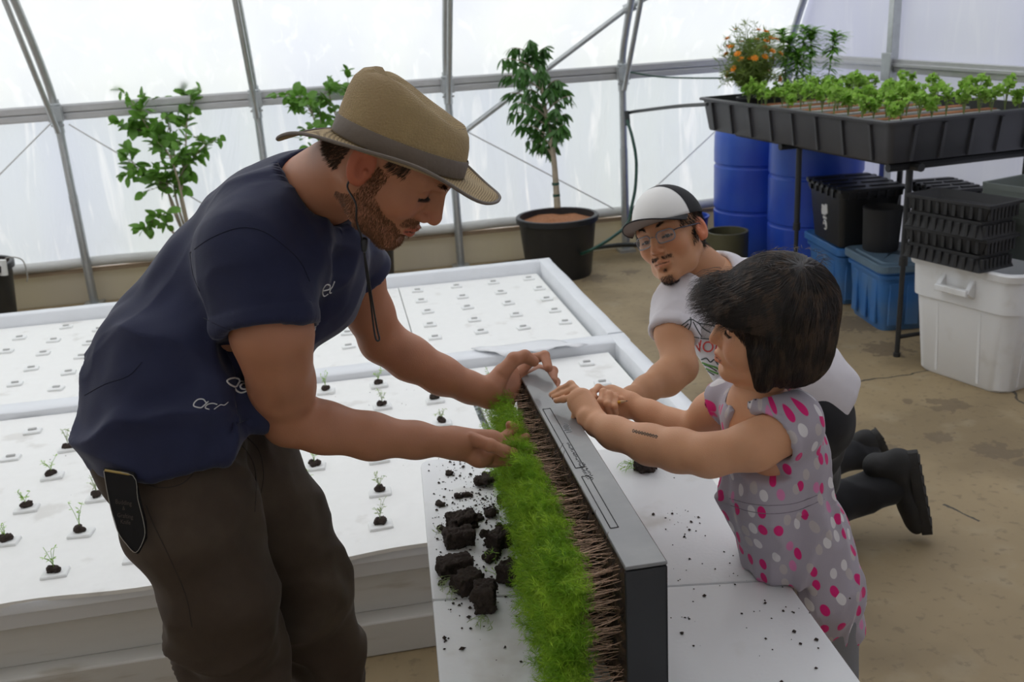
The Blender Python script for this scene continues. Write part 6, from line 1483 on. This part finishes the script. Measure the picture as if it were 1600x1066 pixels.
mb = MB(); [nail(mb, p_, .0066, cw((-.3, .7, .6))) for p_ in fg[:3]]; mb.build('nails', mat('nail', (.62, .40, .33), rough=.35), gk, auto=0)
eyes(H3, gk, (1, 0, -.3)); brows(H3, gk, M_hairb, 130, 8, .00028); bg3 = bvh_of(np.concatenate([Va, Vb]), np.concatenate([Fa, Fb + len(Va)]))
# lashes
S = []
for y in (-1, 1):
    for i in range(26): u = i / 25; b = A(.0868 - .008 * abs(u - .35), (.019 + .026 * u) * y, .0055 - .002 * u); S.append([H3.T(*(b + A(.005 * t, .003 * t * y, -.004 * t + .003 * t * t))) for t in (0, .5, 1)])
V, F, _ = tubes(np.array(S), np.array([.0004, .0003, .0001])); mkobj('eyelashes', V, F, M_hairb, gk, auto=0)
print_lines(bg3, [[(990 + 4.4 * i + 1.6 * math.cos(t_), 673.5 + 1.1 * i + 2.4 * math.sin(t_)) for t_ in (0, 1.2, 2.4, 3.6, 4.8, 6.2)] for i in range(9)], .0007, mat('tattoo_ink', (.10, .09, .07), rough=.7), gk, 'arm_marking', .0002); print_lines(bg3, [[(990, 674), (1008, 678), (1028, 682)]], .0006, mat('tattoo_ink', (.1, .09, .07)), gk, 'arm_marking', .0002)
# hair: a shaped cap of hair with strands combed over it
f = Field(H3.p - .24, H3.p + .24, .0045); e = lambda c, r, k=.02, op='add', rot=None: f.ell(H3.T(*c), np.array(r) * H3.s, H3.R if rot is None else H3.R @ rot, k * H3.s, op)
e((-.014, 0, .046), (.113, .099, .101), 0); e((-.030, 0, -.022), (.092, .100, .086), .03); e((-.027, 0, -.058), (.080, .092, .050), .03)
e((.118, 0, -.062), (.090, .104, .100), .012, 'sub'); e((.075, 0, .058), (.048, .074, .038), .02); f.cone(H3.T(.03, .078, -.02), H3.T(.022, .080, -.085), .020 * H3.s, .014 * H3.s, .012); f.cone(H3.T(.03, -.078, -.02), H3.T(.022, -.080, -.085), .020 * H3.s, .014 * H3.s, .012)
sl, P = f.reg(f.lo, f.lo + f.h * f.n); f.put(sl, (P - H3.T(0, 0, -.096)) @ H3.R[:, 2], 'sub', .012)
V, F = f.mesh(2); M_hg = mat('hair_dark_brown', (.012, .008, .0065), rough=.42, spec=.5); hair = mkobj('hair', V, F, M_hg, gk, auto=0); bhh = bvh_of(V, F)
wh = H3.T(-.045, .030, .145); crown_dir = H3.R[:, 2]
def flowg(P):
    l = H3.L(P); d = P - wh; d = d - (d @ crown_dir)[:, None] * crown_dir * .4; r_ = np.linalg.norm(P - wh, axis=1); dn = nrmrows(d); g_ = np.tile(-crown_dir, (len(P), 1)); front = H3.R[:, 0]
    w = np.clip((r_ - .06) / .12, 0, 1)[:, None]; out = dn * (1 - w) + g_ * w
    fr_ = (l[:, 0] > .0) & (l[:, 2] > .03); out[fr_] = dn[fr_] * .55 + front * .75 + g_[fr_] * .12; return nrmrows(out)
P0, N0 = surf_samples(V, F, lambda q: (H3.L(q)[:, 2] > -.07), 9500, 12); l0 = H3.L(P0); R_ = np.random.RandomState(5)
bang = (l0[:, 0] > .045) & (l0[:, 2] > .035); Lm = R_.uniform(.7, 1.25, len(P0)) * np.where(bang, .8, 1.0); 
S = grow(bhh, P0, flowg, 9, .0085, .0016, .10, 3, Lm, bang & (R_.rand(len(P0)) < .75)); low = H3.L(S.reshape(-1, 3))[:, 2].reshape(S.shape[:2])
rr = np.array([3, 4, 4, 4, 4, 3.5, 3, 2.2, 1.5, .8]) * 1e-4; V2, F2, _ = tubes(S, rr); 
def xhair(N, L, mp, c, mix, noise, ramp): return mix(ramp(noise(70), .45, .62), c, (.085, .052, .032))
M_hs = mat('hair_strand', (.020, .012, .009), rough=.34, spec=.7, extra=xhair, aniso=(1, 1, .3)); mkobj('hair_strands', V2, F2, M_hs, hair, auto=0)
# wispy fringe blown forward over the brow, and flyaways on the crown
S = []
for i in range(800):
    a = R_.uniform(-.9, 1.0); b = A(.085 * math.cos(a) + .015, .078 * math.sin(a), .105 - .03 * abs(a) + R_.normal(0, .008)); L_ = R_.uniform(.03, .062); up = R_.normal(.05, .22)
    S.append([H3.T(*(b + A(L_ * t * 1.0, .012 * t * math.sin(a), (-.20 + up) * L_ * t - .50 * L_ * t * t * R_.uniform(.4, 1.2)))) for t in (0, .2, .4, .6, .8, 1)])
for i in range(150):
    a = R_.uniform(0, 6.28); b = A(-.03 + .06 * math.cos(a), .05 * math.sin(a), .142); d = nrm([R_.normal(0, 1), R_.normal(0, 1), R_.uniform(.1, .7)]); L_ = R_.uniform(.010, .028); S.append([H3.T(*(b + d * L_ * t - A(0, 0, .012 * t * t))) for t in (0, .2, .4, .6, .8, 1)])
V2, F2, _ = tubes(np.array(S), np.array([4, 4, 3.5, 3, 2, 1]) * 1e-4); mkobj('fringe', V2, F2, M_hs, hair, auto=0)

# romper with painted spots
def xspots(N, L, mp, c, mix, noise, ramp):
    uv = N.new('ShaderNodeUVMap'); m2 = N.new('ShaderNodeMapping'); m2.inputs['Scale'].default_value = (1, .58, 1); L.new(uv.outputs[0], m2.inputs[0]); v = N.new('ShaderNodeTexVoronoi'); v.voronoi_dimensions = '2D'; v.inputs['Scale'].default_value = 43; v.inputs['Randomness'].default_value = .8; L.new(m2.outputs[0], v.inputs[0])
    m_ = N.new('ShaderNodeMapRange'); m_.inputs[1].default_value = .31; m_.inputs[2].default_value = .27; L.new(v.outputs['Distance'], m_.inputs[0])
    sp = N.new('ShaderNodeSeparateColor'); L.new(v.outputs['Color'], sp.inputs[0]); cr = N.new('ShaderNodeValToRGB'); cr.color_ramp.interpolation = 'CONSTANT'; E_ = cr.color_ramp.elements; E_[0].position = 0; E_[0].color = (.66, .012, .17, 1); E_[1].position = .40; E_[1].color = (.72, .69, .70, 1)
    e1 = E_.new(.64); e1.color = (.66, .22, .42, 1); e2 = E_.new(.78); e2.color = (.50, .45, .44, 1); L.new(sp.outputs[0], cr.inputs[0]); return mix(m_.outputs[0], c, cr.outputs[0])
M_rom = mat('spotted_cotton', (.40, .36, .41), rough=.9, sheen=.2, bump=.1, bs=600, extra=xspots)
f = Field(*bbox_of([W(1130, 600, 1.95), W(1255, 660, 1.7), W(1360, 900, 1.9), W(1300, 1010, 2.0)], .13), .0045)
f.chain([W(1196, 655, 1.81), W(1211, 712, 1.83), W(1214, 775, 1.855)], [.080, .090, .087], .03)
f.chain([W(1214, 778, 1.855), W(1240, 850, 1.91), W(1268, 915, 1.93), W(1288, 965, 1.95)], [.088, .098, .094, .072], .03); f.ell(W(1292, 812, 1.89), (.034, .04, .030), k=.025)
f.cone(W(1200, 650, 1.80), W(1236, 662, 1.755), .062, .058, .03); f.cone(W(1238, 662, 1.755), W(1204, 686, 1.735), .057, .054, .01); f.cone(W(1188, 642, 1.83), W(1160, 620, 1.88), .060, .052, .03); f.cone(W(1158, 618, 1.88), W(1130, 634, 1.92), .050, .047, .01)
nd = nrm(H3.T(-.02, 0, -.05) - neck3); nb_ = W(1178, 630, 1.80); f.cone(nb_ - nd * .02, nb_ + nd * .10, .047, .058, .004, 'sub', flat=True); f.cone(W(1158, 622, 1.77), W(1154, 642, 1.755), .020, .007, .006, 'sub')
cuff(f, W(1238, 662, 1.755), W(1206, 684, 1.735), .054, .0475, .010); cuff(f, W(1158, 618, 1.88), W(1132, 633, 1.918), .047, .0415, .010)
f.cone(W(1213, 768, 1.853), W(1216, 786, 1.858), .092, .092, .006, flat=True); off_table(f)
V, F = f.mesh(2); wc = W(1214, 777, 1.855); dw = np.abs(V[:, 2] - wc[2]); belly = V[:, 2] < wc[2]
V = folds(V, F, .0085, [(A(.1, .05, 1), 26, 6, .8), (A(.4, .2, 1), 14, 4, .6)], 41, .30 + 1.2 * np.clip(1 - dw / .09, 0, 1) + .6 * belly)
rom = mkobj('romper', V, F, M_rom, gk, auto=0)
_ax = W(1211, 712, 1.83); _dx = V - _ax; _ang = np.arctan2(_dx[:, 0] - .18 * (_ax[2] - V[:, 2]), -_dx[:, 1]); _uv = np.c_[_ang * .092, V[:, 2]]; _l = rom.data.uv_layers.new(name='UVMap'); _l.data.foreach_set('uv', _uv[F.ravel()].astype(np.float32).ravel())
br3 = bvh_of(V, F)
print_lines(br3, [[(1142, 790), (1170, 799), (1205, 803), (1245, 798), (1288, 780)], [(1140, 779), (1170, 787), (1205, 790), (1245, 786), (1286, 770)]], .0009, mat('romper_seam', (.22, .19, .22), rough=.9), rom, 'waist_seam', 0)
# lower legs under the romper, down to the floor behind the table
M_legg = mat('grey_leggings', (.22, .22, .235), rough=.9, bump=.1, bs=500)
t0 = W(1264, 945, 1.96)
f = Field(A(t0[0] - .16, t0[1] - .14, .0), A(t0[0] + .30, t0[1] + .26, t0[2] + .10), .006)
an_ = []
for s_ in (-1, 1):
    hp_ = t0 + A(.02, .045 * s_, 0); kx = A(hp_[0] + .03, hp_[1] + .01, .34); ak = A(hp_[0] + .05, hp_[1] + .02, .07); an_.append(ak); f.chain([hp_, kx, ak], [.056, .044, .033], .015)
V, F = f.mesh(1); mkobj('leggings', V, F, M_legg, gk, auto=0)
for ak in an_:
    f = Field(ak - A(.16, .08, .075), ak + A(.08, .08, .06), .004); b = A(ak[0], ak[1], 0); f.ell(b + A(0, 0, .035), (.042, .032, .036), k=.02); f.ell(b + A(-.06, 0, .026), (.06, .034, .026), k=.02); f.cone(b + A(0, 0, .05), b + A(0, 0, .09), .034, .036, .01); half(f, b + A(0, 0, .003), (0, 0, -1)); V, F = f.mesh(1); mkobj('shoe', V, F, mat('pink_shoe', (.45, .12, .22), rough=.6), gk, auto=0)
# pencil in her hand
pa_, pb_ = W(924, 634, 2.045), W(981, 626.5, 1.995); d = nrm(pb_ - pa_); Lp = np.linalg.norm(pb_ - pa_); t = thing('pencil', 'yellow pencil with sharpened tip held in the girl\'s far hand', 'pencil', pa_)
Rp_ = frame(d); MB().lathe([(.0034, 0), (.0034, Lp - .016)], pa_, 6, Rp_).build('barrel', mat('pencil_yellow', (.75, .38, .02), rough=.4), t, smooth=False)
MB().lathe([(.0034, Lp - .016), (.0011, Lp - .004)], pa_, 12, Rp_).build('sharpened_wood', mat('pencil_wood', (.62, .42, .24), rough=.7), t); MB().lathe([(.0011, Lp - .004), (.0001, Lp)], pa_, 8, Rp_).build('lead', mat('graphite', (.03, .03, .03), rough=.4), t)
MB().lathe([(.0034, -.012), (.0036, -.010), (.0036, 0)], pa_, 12, Rp_).build('ferrule', M_steel, t)
